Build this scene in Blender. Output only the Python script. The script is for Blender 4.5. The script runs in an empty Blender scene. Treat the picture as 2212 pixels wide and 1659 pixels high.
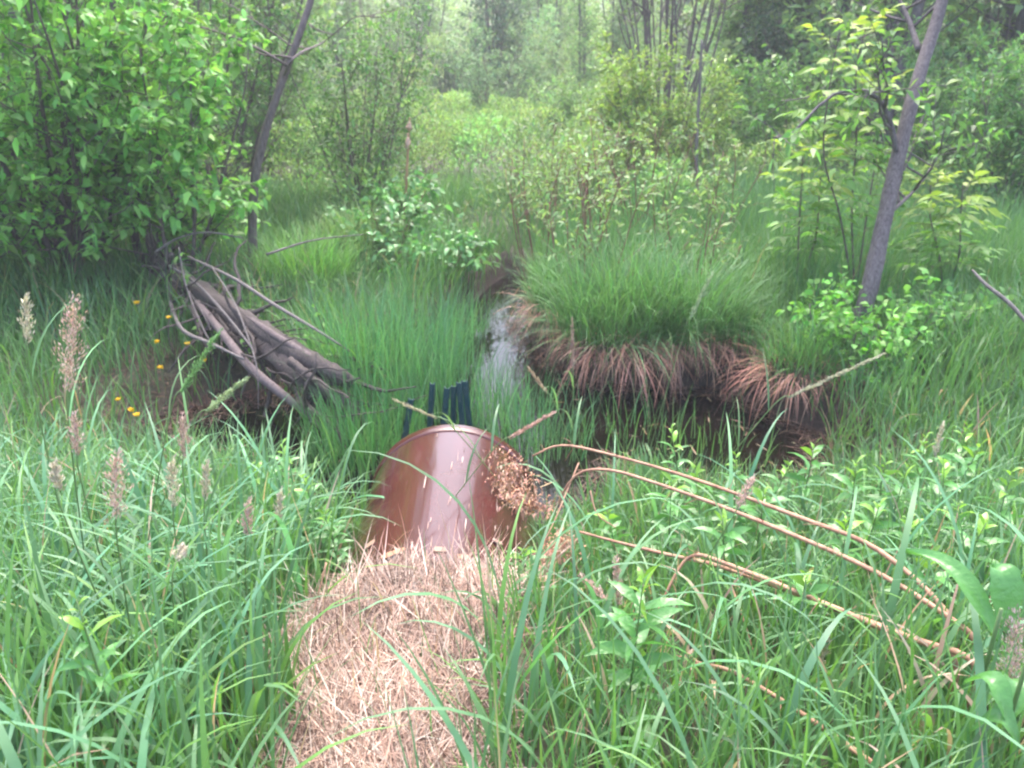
import bpy, math, random
import numpy as np
from mathutils import Vector
R = math.radians
C = bpy.context.scene.collection
rng = np.random.default_rng(7)
UP = np.array([0., 0., 1.])

# ------------------------------------------------------------------ camera
CAM = np.array([0., 0., 2.2]); PITCH = R(22.0); FPX = 1720.5      # focal length in pixels of a 2212 px wide copy
cp, sp_ = math.cos(PITCH), math.sin(PITCH)

def ray(px, py):
    u = (px - 1106) / FPX; v = (829.5 - py) / FPX
    return np.array([u, cp + v * sp_, -sp_ + v * cp])

def W(px, py, Y):
    d = ray(px, py)
    return CAM + d * (Y / d[1])

# ------------------------------------------------------------------ terrain
POOL = np.array([(-2.15, 4.25), (-2.2, 4.75), (-1.75, 5.1), (-1.25, 5.15), (-.9, 5.6), (-.66, 6.4), (-.42, 7.2), (-.22, 8.1), (-.02, 8.7),
                 (.2, 8.5), (.17, 7.6), (.08, 6.9), (.14, 6.2), (.5, 5.5), (1.0, 5.33), (1.5, 5.3), (1.72, 4.9), (1.95, 4.55),
                 (1.75, 4.0), (1.35, 3.82), (.95, 3.95), (.6, 4.1), (.3, 3.5), (-.9, 3.5), (-1.5, 4.05)])
PR = 0.388; PX = -0.28; PZ = 0.26; PEND = 3.34

def sdf(x, y):
    a = POOL; b = np.roll(POOL, -1, 0)
    d = np.full(x.shape, 1e9); ins = np.zeros(x.shape, bool)
    for (ax, ay), (bx, by) in zip(a, b):
        ex, ey = bx - ax, by - ay
        t = np.clip(((x - ax) * ex + (y - ay) * ey) / (ex * ex + ey * ey), 0, 1)
        d = np.minimum(d, np.hypot(x - ax - t * ex, y - ay - t * ey))
        c = ((ay > y) != (by > y))
        xi = ax + (y - ay) / (by - ay if by != ay else 1e-9) * ex
        ins ^= c & (x < xi)
    return np.where(ins, -d, d)

def sm(a, b, x):
    t = np.clip((x - a) / (b - a), 0, 1); return t * t * (3 - 2 * t)

def wob(x, y, f=1.0, s=0.0):
    return (np.sin(x * 1.7 * f + 1.3 + s) * np.cos(y * 1.3 * f - .7 + s) + .6 * np.sin(x * 3.1 * f - y * 2.3 * f + 2 + s)
            + .4 * np.cos(x * 5.3 * f + y * 4.1 * f + s)) / 2

def gz(x, y):
    x = np.asarray(x, float); y = np.asarray(y, float)
    d = sdf(x, y)
    m = sm(4.6, 3.6, y)                                            # 1 on the near embankment
    far = .25 + .16 * sm(.3, 2.2, d) + .05 * wob(x, y, .8) + .06 * np.clip(y - 30, 0, 40) + .004 * np.clip(y - 9, 0, 30) * np.abs(wob(x, y, .3))
    near = .20 + .50 * sm(3.4, 1.0, y) + .025 * wob(x, y, 2.0)
    base = far * (1 - m) + near * m
    wd = .16 * (1 - m) + .5 * m
    left = sm(-1.2, -1.7, x) * sm(6.2, 5.5, y)
    wd = wd + left * .6
    z = np.where(d > 0, -.06 + (base + .06) * sm(0, 1, d / wd), -.06 - .3 * sm(0, .4, -d))
    # embankment laid over the pipe
    dx = np.abs(x - PX)
    cover = .705 - .30 * sm(.24, .70, dx) + .02 * wob(x, y, 3)
    ye = 2.12 - .85 * np.clip(-(x - PX) - .1, 0, 1) + .05 * wob(x, y, 4)
    k = sm(1.0, .8, dx) * sm(ye + .14, ye - .05, y)
    z = z * (1 - k) + np.maximum(z, cover) * k
    return z

def WZ(px, py, z):
    d = ray(px, py); return CAM + d * ((z - CAM[2]) / d[2])

def WG(px, py, h):
    d = ray(px, py); t = np.linspace(1.0, 40, 8000); p = CAM[None] + d[None] * t[:, None]
    return p[np.argmax(p[:, 2] - np.maximum(gz(p[:, 0], p[:, 1]), 0) < h)]

def ground_at(px, py):
    d = ray(px, py)
    t = np.linspace(1.0, 60, 6000); p = CAM[None] + d[None] * t[:, None]
    i = np.argmax(p[:, 2] < gz(p[:, 0], p[:, 1])); return p[i]

# ------------------------------------------------------------------ materials
def mat(name):
    m = bpy.data.materials.new(name); m.use_nodes = True
    nt = m.node_tree; return m, nt, nt.nodes['Principled BSDF'], nt.nodes['Material Output']

def N(nt, t, **kw):
    n = nt.nodes.new(t)
    for k, v in kw.items(): setattr(n, k, v)
    return n

def leaf_mat(name, rough=.42, trans=.28, spec=.5, amp=.25):
    m, nt, b, o = mat(name)
    a = N(nt, 'ShaderNodeAttribute', attribute_name='col')
    tc = N(nt, 'ShaderNodeTexCoord'); nz = N(nt, 'ShaderNodeTexNoise'); nz.inputs['Scale'].default_value = 9
    nt.links.new(tc.outputs['Object'], nz.inputs['Vector'])
    mr = N(nt, 'ShaderNodeMapRange'); mr.inputs['To Min'].default_value = 1 - amp; mr.inputs['To Max'].default_value = 1 + amp
    nt.links.new(nz.outputs['Fac'], mr.inputs['Value'])
    mx = N(nt, 'ShaderNodeVectorMath', operation='SCALE')
    nt.links.new(a.outputs['Color'], mx.inputs[0]); nt.links.new(mr.outputs[0], mx.inputs['Scale'])
    nt.links.new(mx.outputs[0], b.inputs['Base Color'])
    b.inputs['Roughness'].default_value = rough; b.inputs['Specular IOR Level'].default_value = spec
    if trans > 0:
        tr = N(nt, 'ShaderNodeBsdfTranslucent'); s2 = N(nt, 'ShaderNodeVectorMath', operation='MULTIPLY')
        s2.inputs[1].default_value = (1.5, 1.6, .9); nt.links.new(mx.outputs[0], s2.inputs[0]); nt.links.new(s2.outputs[0], tr.inputs['Color'])
        ms = N(nt, 'ShaderNodeMixShader'); ms.inputs[0].default_value = trans
        nt.links.new(b.outputs[0], ms.inputs[1]); nt.links.new(tr.outputs[0], ms.inputs[2]); nt.links.new(ms.outputs[0], o.inputs['Surface'])
    return m

def bark_mat(name, c0, c1, rough=.8, sc=14, bump=.4):
    m, nt, b, o = mat(name)
    tc = N(nt, 'ShaderNodeTexCoord'); mp = N(nt, 'ShaderNodeMapping'); mp.inputs['Scale'].default_value = (3, 3, .5)
    nz = N(nt, 'ShaderNodeTexNoise'); nz.inputs['Scale'].default_value = sc; nz.inputs['Detail'].default_value = 6; nz.inputs['Roughness'].default_value = .7
    nt.links.new(tc.outputs['Object'], mp.inputs[0]); nt.links.new(mp.outputs[0], nz.inputs['Vector'])
    cr = N(nt, 'ShaderNodeValToRGB'); cr.color_ramp.elements[0].position = .32; cr.color_ramp.elements[1].position = .68
    cr.color_ramp.elements[0].color = (*c0, 1); cr.color_ramp.elements[1].color = (*c1, 1)
    nt.links.new(nz.outputs['Fac'], cr.inputs[0]); nt.links.new(cr.outputs[0], b.inputs['Base Color'])
    bp = N(nt, 'ShaderNodeBump'); bp.inputs['Strength'].default_value = bump; bp.inputs['Distance'].default_value = .01
    nt.links.new(nz.outputs['Fac'], bp.inputs['Height']); nt.links.new(bp.outputs[0], b.inputs['Normal'])
    b.inputs['Roughness'].default_value = rough
    return m

M = {}
M['grass'] = leaf_mat('grass_blade_green', .46, .3, .45)
M['leaf'] = leaf_mat('leaf_green', .42, .38, .5)
M['wetleaf'] = leaf_mat('wet_leaf_green', .28, .28, .6)
_m = M['wetleaf']; _nt = _m.node_tree; _n = N(_nt, 'ShaderNodeTexNoise'); _n.inputs['Scale'].default_value = 70; _b = N(_nt, 'ShaderNodeBump'); _b.inputs['Strength'].default_value = .5; _b.inputs['Distance'].default_value = .006
_t = N(_nt, 'ShaderNodeTexCoord'); _nt.links.new(_t.outputs['Object'], _n.inputs['Vector']); _nt.links.new(_n.outputs['Fac'], _b.inputs['Height']); _nt.links.new(_b.outputs[0], _nt.nodes['Principled BSDF'].inputs['Normal'])
M['dry'] = leaf_mat('dry_straw', .6, .12, .3)
M['seed'] = leaf_mat('seed_head', .7, .2, .25)
M['flower'] = leaf_mat('petal', .5, .2, .3, .05)
M['bark'] = bark_mat('grey_bark', (.05, .038, .042), (.22, .185, .195), .8, 26, 1.0)
M['bark2'] = bark_mat('brown_bark', (.08, .058, .058), (.22, .17, .17), .8, 20, .6)
M['log'] = bark_mat('weathered_wood', (.028, .021, .020), (.135, .105, .10), .75, 30, 1.0)
M['grey_twig'] = bark_mat('grey_dead_wood', (.07, .058, .056), (.24, .205, .20), .75, 24, .6)
M['red_stem'] = bark_mat('red_stem_bark', (.14, .045, .04), (.24, .09, .075), .5, 8, .1)
M['cane'] = bark_mat('dead_cane', (.24, .10, .06), (.55, .32, .21), .55, 6, .15)
M['stem'] = bark_mat('green_stem', (.09, .16, .05), (.15, .24, .08), .5, 6, .1)

def pipe_mat():
    m, nt, b, o = mat('brown_pipe_plastic')
    tc = N(nt, 'ShaderNodeTexCoord'); mp = N(nt, 'ShaderNodeMapping'); mp.inputs['Scale'].default_value = (5, 1.0, 5)
    nz = N(nt, 'ShaderNodeTexNoise'); nz.inputs['Scale'].default_value = 3; nz.inputs['Detail'].default_value = 8
    nt.links.new(tc.outputs['Object'], mp.inputs[0]); nt.links.new(mp.outputs[0], nz.inputs['Vector'])
    cr = N(nt, 'ShaderNodeValToRGB'); cr.color_ramp.elements[0].position = .3; cr.color_ramp.elements[1].position = .75
    cr.color_ramp.elements[0].color = (.060, .0155, .0145, 1); cr.color_ramp.elements[1].color = (.090, .0245, .022, 1)
    nt.links.new(nz.outputs['Fac'], cr.inputs[0])
    n3 = N(nt, 'ShaderNodeTexNoise'); n3.inputs['Scale'].default_value = 7; n3.inputs['Detail'].default_value = 9; n3.inputs['Roughness'].default_value = .72
    nt.links.new(tc.outputs['Object'], n3.inputs['Vector']); st = N(nt, 'ShaderNodeMapRange'); st.inputs['From Min'].default_value = .56; st.inputs['From Max'].default_value = .72
    st.inputs['To Max'].default_value = .7
    nt.links.new(n3.outputs['Fac'], st.inputs['Value']); mc = N(nt, 'ShaderNodeMix', data_type='RGBA'); mc.inputs[7].default_value = (.10, .062, .045, 1)
    nt.links.new(st.outputs[0], mc.inputs[0]); nt.links.new(cr.outputs[0], mc.inputs[6]); nt.links.new(mc.outputs[2], b.inputs['Base Color'])
    cw = N(nt, 'ShaderNodeMath', operation='SUBTRACT'); cw.inputs[0].default_value = 1; nt.links.new(st.outputs[0], cw.inputs[1]); nt.links.new(cw.outputs[0], b.inputs['Coat Weight'])
    n2 = N(nt, 'ShaderNodeTexNoise'); n2.inputs['Scale'].default_value = 22; n2.inputs['Detail'].default_value = 5
    nt.links.new(tc.outputs['Object'], n2.inputs['Vector'])
    mr = N(nt, 'ShaderNodeMapRange'); mr.inputs['To Min'].default_value = .10; mr.inputs['To Max'].default_value = .26
    nt.links.new(n2.outputs['Fac'], mr.inputs['Value']); nt.links.new(mr.outputs[0], b.inputs['Roughness'])
    bp = N(nt, 'ShaderNodeBump'); bp.inputs['Strength'].default_value = .06; bp.inputs['Distance'].default_value = .01
    nt.links.new(nz.outputs['Fac'], bp.inputs['Height']); nt.links.new(bp.outputs[0], b.inputs['Normal'])
    b.inputs['Specular IOR Level'].default_value = .22
    b.inputs['Coat Weight'].default_value = 1; b.inputs['Coat Roughness'].default_value = .07; b.inputs['Coat IOR'].default_value = 1.3
    return m
M['pipe'] = pipe_mat()
m, nt, b, o = mat('green_painted_steel')
nz = N(nt, 'ShaderNodeTexNoise'); nz.inputs['Scale'].default_value = 18; cr = N(nt, 'ShaderNodeValToRGB')
cr.color_ramp.elements[0].color = (.010, .052, .062, 1); cr.color_ramp.elements[1].color = (.020, .085, .095, 1)
nt.links.new(nz.outputs['Fac'], cr.inputs[0]); nt.links.new(cr.outputs[0], b.inputs['Base Color']); b.inputs['Roughness'].default_value = .45
M['stake'] = m
m, nt, b, o = mat('black_liner'); b.inputs['Base Color'].default_value = (.018, .018, .024, 1); b.inputs['Roughness'].default_value = .35
nz = N(nt, 'ShaderNodeTexNoise'); nz.inputs['Scale'].default_value = 30; bp = N(nt, 'ShaderNodeBump'); bp.inputs['Strength'].default_value = .5
nt.links.new(nz.outputs['Fac'], bp.inputs['Height']); nt.links.new(bp.outputs[0], b.inputs['Normal']); M['liner'] = m

def water_mat():
    m, nt, b, o = mat('brook_water')
    b.inputs['Base Color'].default_value = (.006, .004, .003, 1); b.inputs['Roughness'].default_value = .03
    b.inputs['IOR'].default_value = 1.33; b.inputs['Specular IOR Level'].default_value = .5
    tc = N(nt, 'ShaderNodeTexCoord'); mp = N(nt, 'ShaderNodeMapping'); mp.inputs['Scale'].default_value = (1, .5, 1)
    nz = N(nt, 'ShaderNodeTexNoise'); nz.inputs['Scale'].default_value = 9; nz.inputs['Detail'].default_value = 3; nz.inputs['Distortion'].default_value = .8
    nt.links.new(tc.outputs['Object'], mp.inputs[0]); nt.links.new(mp.outputs[0], nz.inputs['Vector'])
    bp = N(nt, 'ShaderNodeBump'); bp.inputs['Strength'].default_value = .12; bp.inputs['Distance'].default_value = .02
    nt.links.new(nz.outputs['Fac'], bp.inputs['Height']); nt.links.new(bp.outputs[0], b.inputs['Normal'])
    return m
M['water'] = water_mat()

def ground_mat():
    m, nt, b, o = mat('soil_and_thatch')
    a = N(nt, 'ShaderNodeAttribute', attribute_name='col'); tc = N(nt, 'ShaderNodeTexCoord')
    nz = N(nt, 'ShaderNodeTexNoise'); nz.inputs['Scale'].default_value = 16; nz.inputs['Detail'].default_value = 8; nz.inputs['Roughness'].default_value = .75
    nt.links.new(tc.outputs['Object'], nz.inputs['Vector'])
    mr = N(nt, 'ShaderNodeMapRange'); mr.inputs['From Min'].default_value = .3; mr.inputs['From Max'].default_value = .7
    mr.inputs['To Min'].default_value = .5; mr.inputs['To Max'].default_value = 1.5
    nt.links.new(nz.outputs['Fac'], mr.inputs['Value'])
    s = N(nt, 'ShaderNodeVectorMath', operation='SCALE'); nt.links.new(a.outputs['Color'], s.inputs[0]); nt.links.new(mr.outputs[0], s.inputs['Scale'])
    nt.links.new(s.outputs[0], b.inputs['Base Color'])
    bp = N(nt, 'ShaderNodeBump'); bp.inputs['Strength'].default_value = .8; bp.inputs['Distance'].default_value = .03
    nt.links.new(nz.outputs['Fac'], bp.inputs['Height']); nt.links.new(bp.outputs[0], b.inputs['Normal'])
    b.inputs['Roughness'].default_value = .75
    return m
M['ground'] = ground_mat()

# ------------------------------------------------------------------ mesh helpers
class MB:
    def __init__(s): s.v = []; s.f = []; s.c = []; s.n = 0
    def add(s, V, F, col=None):
        V = np.asarray(V, np.float32).reshape(-1, 3); F = np.asarray(F, np.int32).reshape(-1, 4)
        s.v.append(V); s.f.append(F + s.n); s.n += len(V)
        col = np.array((.1, .1, .1)) if col is None else np.asarray(col, np.float32)
        if col.ndim == 1: col = np.broadcast_to(col, (len(V), 3))
        s.c.append(col)
    def build(s, name, material, parent=None, smooth=True, loc=None):
        V = np.concatenate(s.v); F = np.concatenate(s.f); K = np.concatenate(s.c)
        if loc is not None: V = V - np.asarray(loc, np.float32)
        me = bpy.data.meshes.new(name)
        me.vertices.add(len(V)); me.vertices.foreach_set('co', V.ravel().astype(np.float32))
        me.loops.add(F.size); me.loops.foreach_set('vertex_index', F.ravel())
        me.polygons.add(len(F)); me.polygons.foreach_set('loop_start', np.arange(0, F.size, 4, dtype=np.int32))
        me.polygons.foreach_set('use_smooth', np.full(len(F), smooth))
        at = me.attributes.new('col', 'FLOAT_COLOR', 'POINT')
        at.data.foreach_set('color', np.concatenate([K, np.ones((len(K), 1))], 1).astype(np.float32).ravel())
        me.update(calc_edges=True); me.validate()
        me.materials.append(M[material])
        ob = bpy.data.objects.new(name, me); C.objects.link(ob)
        if parent is not None:
            ob.parent = parent
        if loc is not None and parent is None: ob.location = loc
        return ob

def tag(o, label=None, cat=None, group=None, kind=None):
    if label: o['label'] = label
    if cat: o['category'] = cat
    if group: o['group'] = group
    if kind: o['kind'] = kind
    return o

def thing(name, loc, label, cat, group=None):
    o = bpy.data.objects.new(name, None); o.empty_display_size = .1; C.objects.link(o); o.location = [float(q) for q in loc]
    return tag(o, label, cat, group)

def dup(o, loc, rz, sc, label, group=None):
    r = o.copy(); C.objects.link(r); r.location = [float(q) for q in loc]; r.rotation_euler = (0, 0, rz); r.scale = sc
    r['label'] = label
    if group: r['group'] = group
    for ch in list(o.children):
        c = ch.copy(); C.objects.link(c); c.parent = r
    return r

def catmull(P, n=24):
    P = np.asarray(P, float); P = np.vstack([2 * P[0] - P[1], P, 2 * P[-1] - P[-2]])
    out = []
    seg = len(P) - 3; per = max(2, n // seg)
    for i in range(seg):
        p0, p1, p2, p3 = P[i:i + 4]
        for t in np.linspace(0, 1, per, endpoint=(i == seg - 1)):
            out.append(.5 * (2 * p1 + (p2 - p0) * t + (2 * p0 - 5 * p1 + 4 * p2 - p3) * t * t + (3 * p1 - p0 - 3 * p2 + p3) * t ** 3))
    return np.array(out)

def tube(B, P, r, sides=6, col=None, rough=0.0):
    P = np.asarray(P, float); n = len(P)
    r = np.interp(np.linspace(0, 1, n), np.linspace(0, 1, len(r)), r) if np.ndim(r) else np.full(n, r)
    T = np.gradient(P, axis=0); T /= np.linalg.norm(T, axis=1)[:, None] + 1e-9
    ref = np.array([.3, .9, .1]) if abs(T[0][2]) > .8 else UP
    a = np.cross(T, ref); a /= np.linalg.norm(a, axis=1)[:, None] + 1e-9; b = np.cross(T, a)
    th = np.linspace(0, 2 * np.pi, sides, endpoint=False)
    rr = r[:, None] * np.ones((1, sides))
    if rough: rr = rr * (1 + rough * rng.normal(size=rr.shape))
    V = P[:, None] + rr[..., None] * (np.cos(th)[None, :, None] * a[:, None] + np.sin(th)[None, :, None] * b[:, None])
    V = V.reshape(-1, 3)
    i = np.arange(n - 1)[:, None] * sides; j = np.arange(sides)[None]; k = (j + 1) % sides
    F = np.stack([i + j, i + k, i + sides + k, i + sides + j], -1).reshape(-1, 4)
    # end caps
    V = np.vstack([V, P[0], P[-1]]); c0 = n * sides; c1 = c0 + 1
    caps = []
    for s in range(0, sides, 2):
        caps.append((c0, (s + 2) % sides, (s + 1) % sides, s)); q = (n - 1) * sides
        caps.append((c1, q + s, q + (s + 1) % sides, q + (s + 2) % sides))
    B.add(V, np.vstack([F, np.array(caps)]), col)

def nrm(a): return a / (np.linalg.norm(a, axis=-1, keepdims=True) + 1e-9)

def cvar(base, n, lum=.22, hue=.10, r=None):
    r = r or rng
    base = np.asarray(base, float); k = np.exp(r.normal(0, lum, (n, 1)))
    h = 1 + r.normal(0, hue, (n, 3)) * np.array([1, .35, .8])
    return np.clip(base * k * h, .003, .9)

def ribbons(B, P, Hh, Wd, az, a0, bend, col, nseg=5, pw=1.6, twist=0.5, prof='grass'):
    n = len(P); s = np.linspace(0, 1, nseg + 1)
    th = a0[:, None] + bend[:, None] * s[None] ** pw
    st = (Hh / nseg)[:, None]
    hd = np.stack([np.cos(az), np.sin(az), 0 * az], 1)
    dx = np.sin(th) * st; dz = np.cos(th) * st
    cx = np.concatenate([np.zeros((n, 1)), np.cumsum((dx[:, :-1] + dx[:, 1:]) / 2, 1)], 1)
    cz = np.concatenate([np.zeros((n, 1)), np.cumsum((dz[:, :-1] + dz[:, 1:]) / 2, 1)], 1)
    cen = P[:, None] + cx[..., None] * hd[:, None] + cz[..., None] * UP
    tw = rng.uniform(-twist, twist, n)
    sd = np.stack([-np.sin(az + tw), np.cos(az + tw), 0 * az], 1)
    w = {'grass': np.minimum(1, .55 + 2 * s) * (1 - s ** 2.2) + .03, 'flat': 1 - .7 * s ** 4 * 1.0}[prof]
    off = (Wd[:, None] * w[None] / 2)[..., None] * sd[:, None]
    V = np.stack([cen - off, cen + off], 2).reshape(n, -1, 3)
    m = (nseg + 1) * 2
    i = np.arange(nseg) * 2; q = np.stack([i, i + 1, i + 3, i + 2], -1)
    F = (q[None] + (np.arange(n) * m)[:, None, None]).reshape(-1, 4)
    B.add(V.reshape(-1, 3), F, np.repeat(col, m, 0))

def leaves(B, P, D, L, Wd, col, droop=.3, detail=2, fold=.25, upw=1.0):
    n = len(P); D = nrm(D)
    nv = nrm(upw * UP[None] + rng.normal(0, .45, (n, 3)))
    S = nrm(np.cross(D, nv)); Nn = np.cross(S, D)
    L = np.broadcast_to(L, n); Wd = np.broadcast_to(Wd, n)
    if detail == 1:
        mid = P + D * (L * .45)[:, None]
        V = np.stack([P, mid - S * (Wd / 2)[:, None] + Nn * (Wd * fold * .5)[:, None], P + D * L[:, None] - UP * (droop * L)[:, None],
                      mid + S * (Wd / 2)[:, None] + Nn * (Wd * fold * .5)[:, None]], 1)
        F = np.arange(n * 4).reshape(n, 4); B.add(V.reshape(-1, 3), F, np.repeat(col, 4, 0)); return
    s = np.array([0, .12, .38, .68, 1.]); w = np.array([.05, .45, 1, .72, .03])
    cen = P[:, None] + D[:, None] * (L[:, None] * s)[..., None] - UP * (droop * L[:, None] * s ** 2)[..., None]
    off = S[:, None] * (Wd[:, None] * w / 2)[..., None]; lift = Nn[:, None] * (Wd[:, None] * w * fold / 2)[..., None]
    V = np.stack([cen - off + lift, cen, cen + off + lift], 2).reshape(n, 15, 3)
    q = []
    for k in range(4):
        a = k * 3; q += [(a, a + 1, a + 4, a + 3), (a + 1, a + 2, a + 5, a + 4)]
    F = (np.array(q)[None] + (np.arange(n) * 15)[:, None, None]).reshape(-1, 4)
    B.add(V.reshape(-1, 3), F, np.repeat(col, 15, 0))

def poly_at(P, s):
    x = np.linspace(0, 1, len(P)); return np.array([np.interp(s, x, P[:, k]) for k in range(3)])

def wander(p0, d, L, n=6, wobble=.15, up=.1):
    d = nrm(np.asarray(d, float)); P = [np.asarray(p0, float)]
    for k in range(n):
        d = nrm(d + rng.normal(0, wobble, 3) + UP * up); P.append(P[-1] + d * L / n)
    return np.array(P)

def grow(B, stems, nb, lb, s0, nt, lt, nl, r_b=.008, up=.06, out=1.0, sides=4, tw_r=.003):
    """branches and twigs on given stems; returns leaf anchors and directions"""
    A = []; D = []
    for P in stems:
        L = np.linalg.norm(P[-1] - P[0])
        for i in range(nb):
            s = s0 + (1 - s0) * (i + rng.random()) / nb
            p = poly_at(P, s); t = nrm(poly_at(P, min(1, s + .05)) - poly_at(P, max(0, s - .05)))
            az = rng.uniform(0, 2 * np.pi); h = np.array([math.cos(az), math.sin(az), 0])
            br = wander(p, t * .7 + h * out, lb * (1.15 - .75 * s) * rng.uniform(.7, 1.2), 5, .14, up)
            tube(B, br, [r_b * (1.2 - .7 * s), tw_r], sides)
            for j in range(nt):
                q = rng.uniform(.25, 1); p2 = poly_at(br, q); t2 = nrm(br[-1] - br[0])
                tw = wander(p2, t2 + rng.normal(0, .7, 3), lt * rng.uniform(.6, 1.3), 4, .15, up)
                tube(B, tw, [tw_r, tw_r * .5], 3 if sides < 5 else 4)
                ss = rng.uniform(.1, 1, nl)
                for s_ in ss:
                    A.append(poly_at(tw, s_)); D.append(nrm(tw[-1] - tw[0]) * .6 + rng.normal(0, .6, 3))
    return np.array(A), np.array(D)

def G(p):  # 2-D point on the ground
    return np.array([p[0], p[1], float(gz(np.array([p[0]]), np.array([p[1]]))[0])])

GREEN = dict(reed=(.135, .275, .12), bright=(.165, .345, .085), blue=(.11, .25, .105), yel=(.22, .36, .065), mid=(.115, .25, .085),
             dark=(.06, .15, .055), willow=(.205, .325, .12), tan=(.46, .32, .24), pink=(.44, .30, .27), brown=(.24, .125, .085))

# ------------------------------------------------------------------ ground sheet
def axis(lo, f0, f1, hi, fine):
    a = [f0]; st = fine
    while a[-1] > lo: st *= 1.18; a.append(a[-1] - st)
    c = [f1]; st = fine
    while c[-1] < hi: st *= 1.18; c.append(c[-1] + st)
    return np.array(sorted(a[1:]) + list(np.arange(f0, f1, fine)) + c)
xs = axis(-900, -3.4, 3.4, 900, .05); ys = axis(-300, .2, 9.0, 1500, .05)
X, Y = np.meshgrid(xs, ys); Z = gz(X, Y)
hill = np.clip(Y - 70, 0, 1e9); Z = np.where(Y > 70, gz(X * 0, 70 + 0 * Y), Z)
kmud = (sm(.6, .1, sdf(X, Y)))[..., None]
strawk = (sm(.38, .2, np.abs(X - PX + .02 + .04 * wob(X, Y, 4))) * sm(2.4, 2.2, Y))[..., None]
col = np.array((.055, .060, .030)) * np.ones(X.shape + (3,)); col = col * (1 - kmud) + np.array((.040, .024, .018)) * kmud
col = col * (1 - strawk) + np.array((.17, .10, .075)) * strawk
B = MB(); nx, ny = len(xs), len(ys)
i = np.arange(ny - 1)[:, None] * nx + np.arange(nx - 1)[None]
B.add(np.stack([X, Y, Z], -1).reshape(-1, 3), np.stack([i, i + 1, i + nx + 1, i + nx], -1).reshape(-1, 4), col.reshape(-1, 3))
tag(B.build('ground', 'ground'), kind='structure')
# water: one flat sheet just over the bed, hidden under the banks
B = MB(); wx = np.linspace(-3.2, 3.2, 40); wy = np.linspace(3.2, 9.4, 40); X, Y = np.meshgrid(wx, wy)
i = np.arange(39)[:, None] * 40 + np.arange(39)[None]
B.add(np.stack([X, Y, 0 * X], -1).reshape(-1, 3), np.stack([i, i + 1, i + 41, i + 40], -1).reshape(-1, 4))
tag(B.build('water', 'water'), kind='structure')

# ------------------------------------------------------------------ culvert pipe
def ring_sheet(B, prof, x0, z0, n=96):
    """revolve (y, r) profile about the pipe axis"""
    th = np.linspace(0, 2 * np.pi, n, endpoint=False); m = len(prof)
    V = np.array([[(x0 + r * math.sin(t), y, z0 + r * math.cos(t)) for t in th] for y, r in prof])
    i = np.arange(m - 1)[:, None] * n; j = np.arange(n)[None]; k = (j + 1) % n
    B.add(V.reshape(-1, 3), np.stack([i + j, i + k, i + n + k, i + n + j], -1).reshape(-1, 4))
cul = thing('culvert_pipe', (PX, PEND, PZ), 'glossy red-brown culvert pipe coming out of the straw covered bank', 'pipe')
o0 = (PX, PEND, PZ)
B = MB(); ys_ = np.linspace(.3, PEND - .075, 40)
ring_sheet(B, [(y, PR + .0012 * math.sin(y * 9)) for y in ys_], PX, PZ)
ring_sheet(B, [(y, PR - .022) for y in ys_[::-1]], PX, PZ)
pw_ = B.build('pipe_wall', 'pipe', cul, loc=o0)
B = MB(); e = PEND
ring_sheet(B, [(e - .073, PR - .02), (e - .073, PR + .001), (e - .055, PR + .003), (e - .045, PR + .007), (e - .012, PR + .007), (e - .003, PR + .004), (e, PR - .004),
               (e, PR - .016), (e - .004, PR - .022), (e - .073, PR - .0225)], PX, PZ)
B.build('pipe_rim', 'pipe', pw_, loc=o0)

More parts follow.
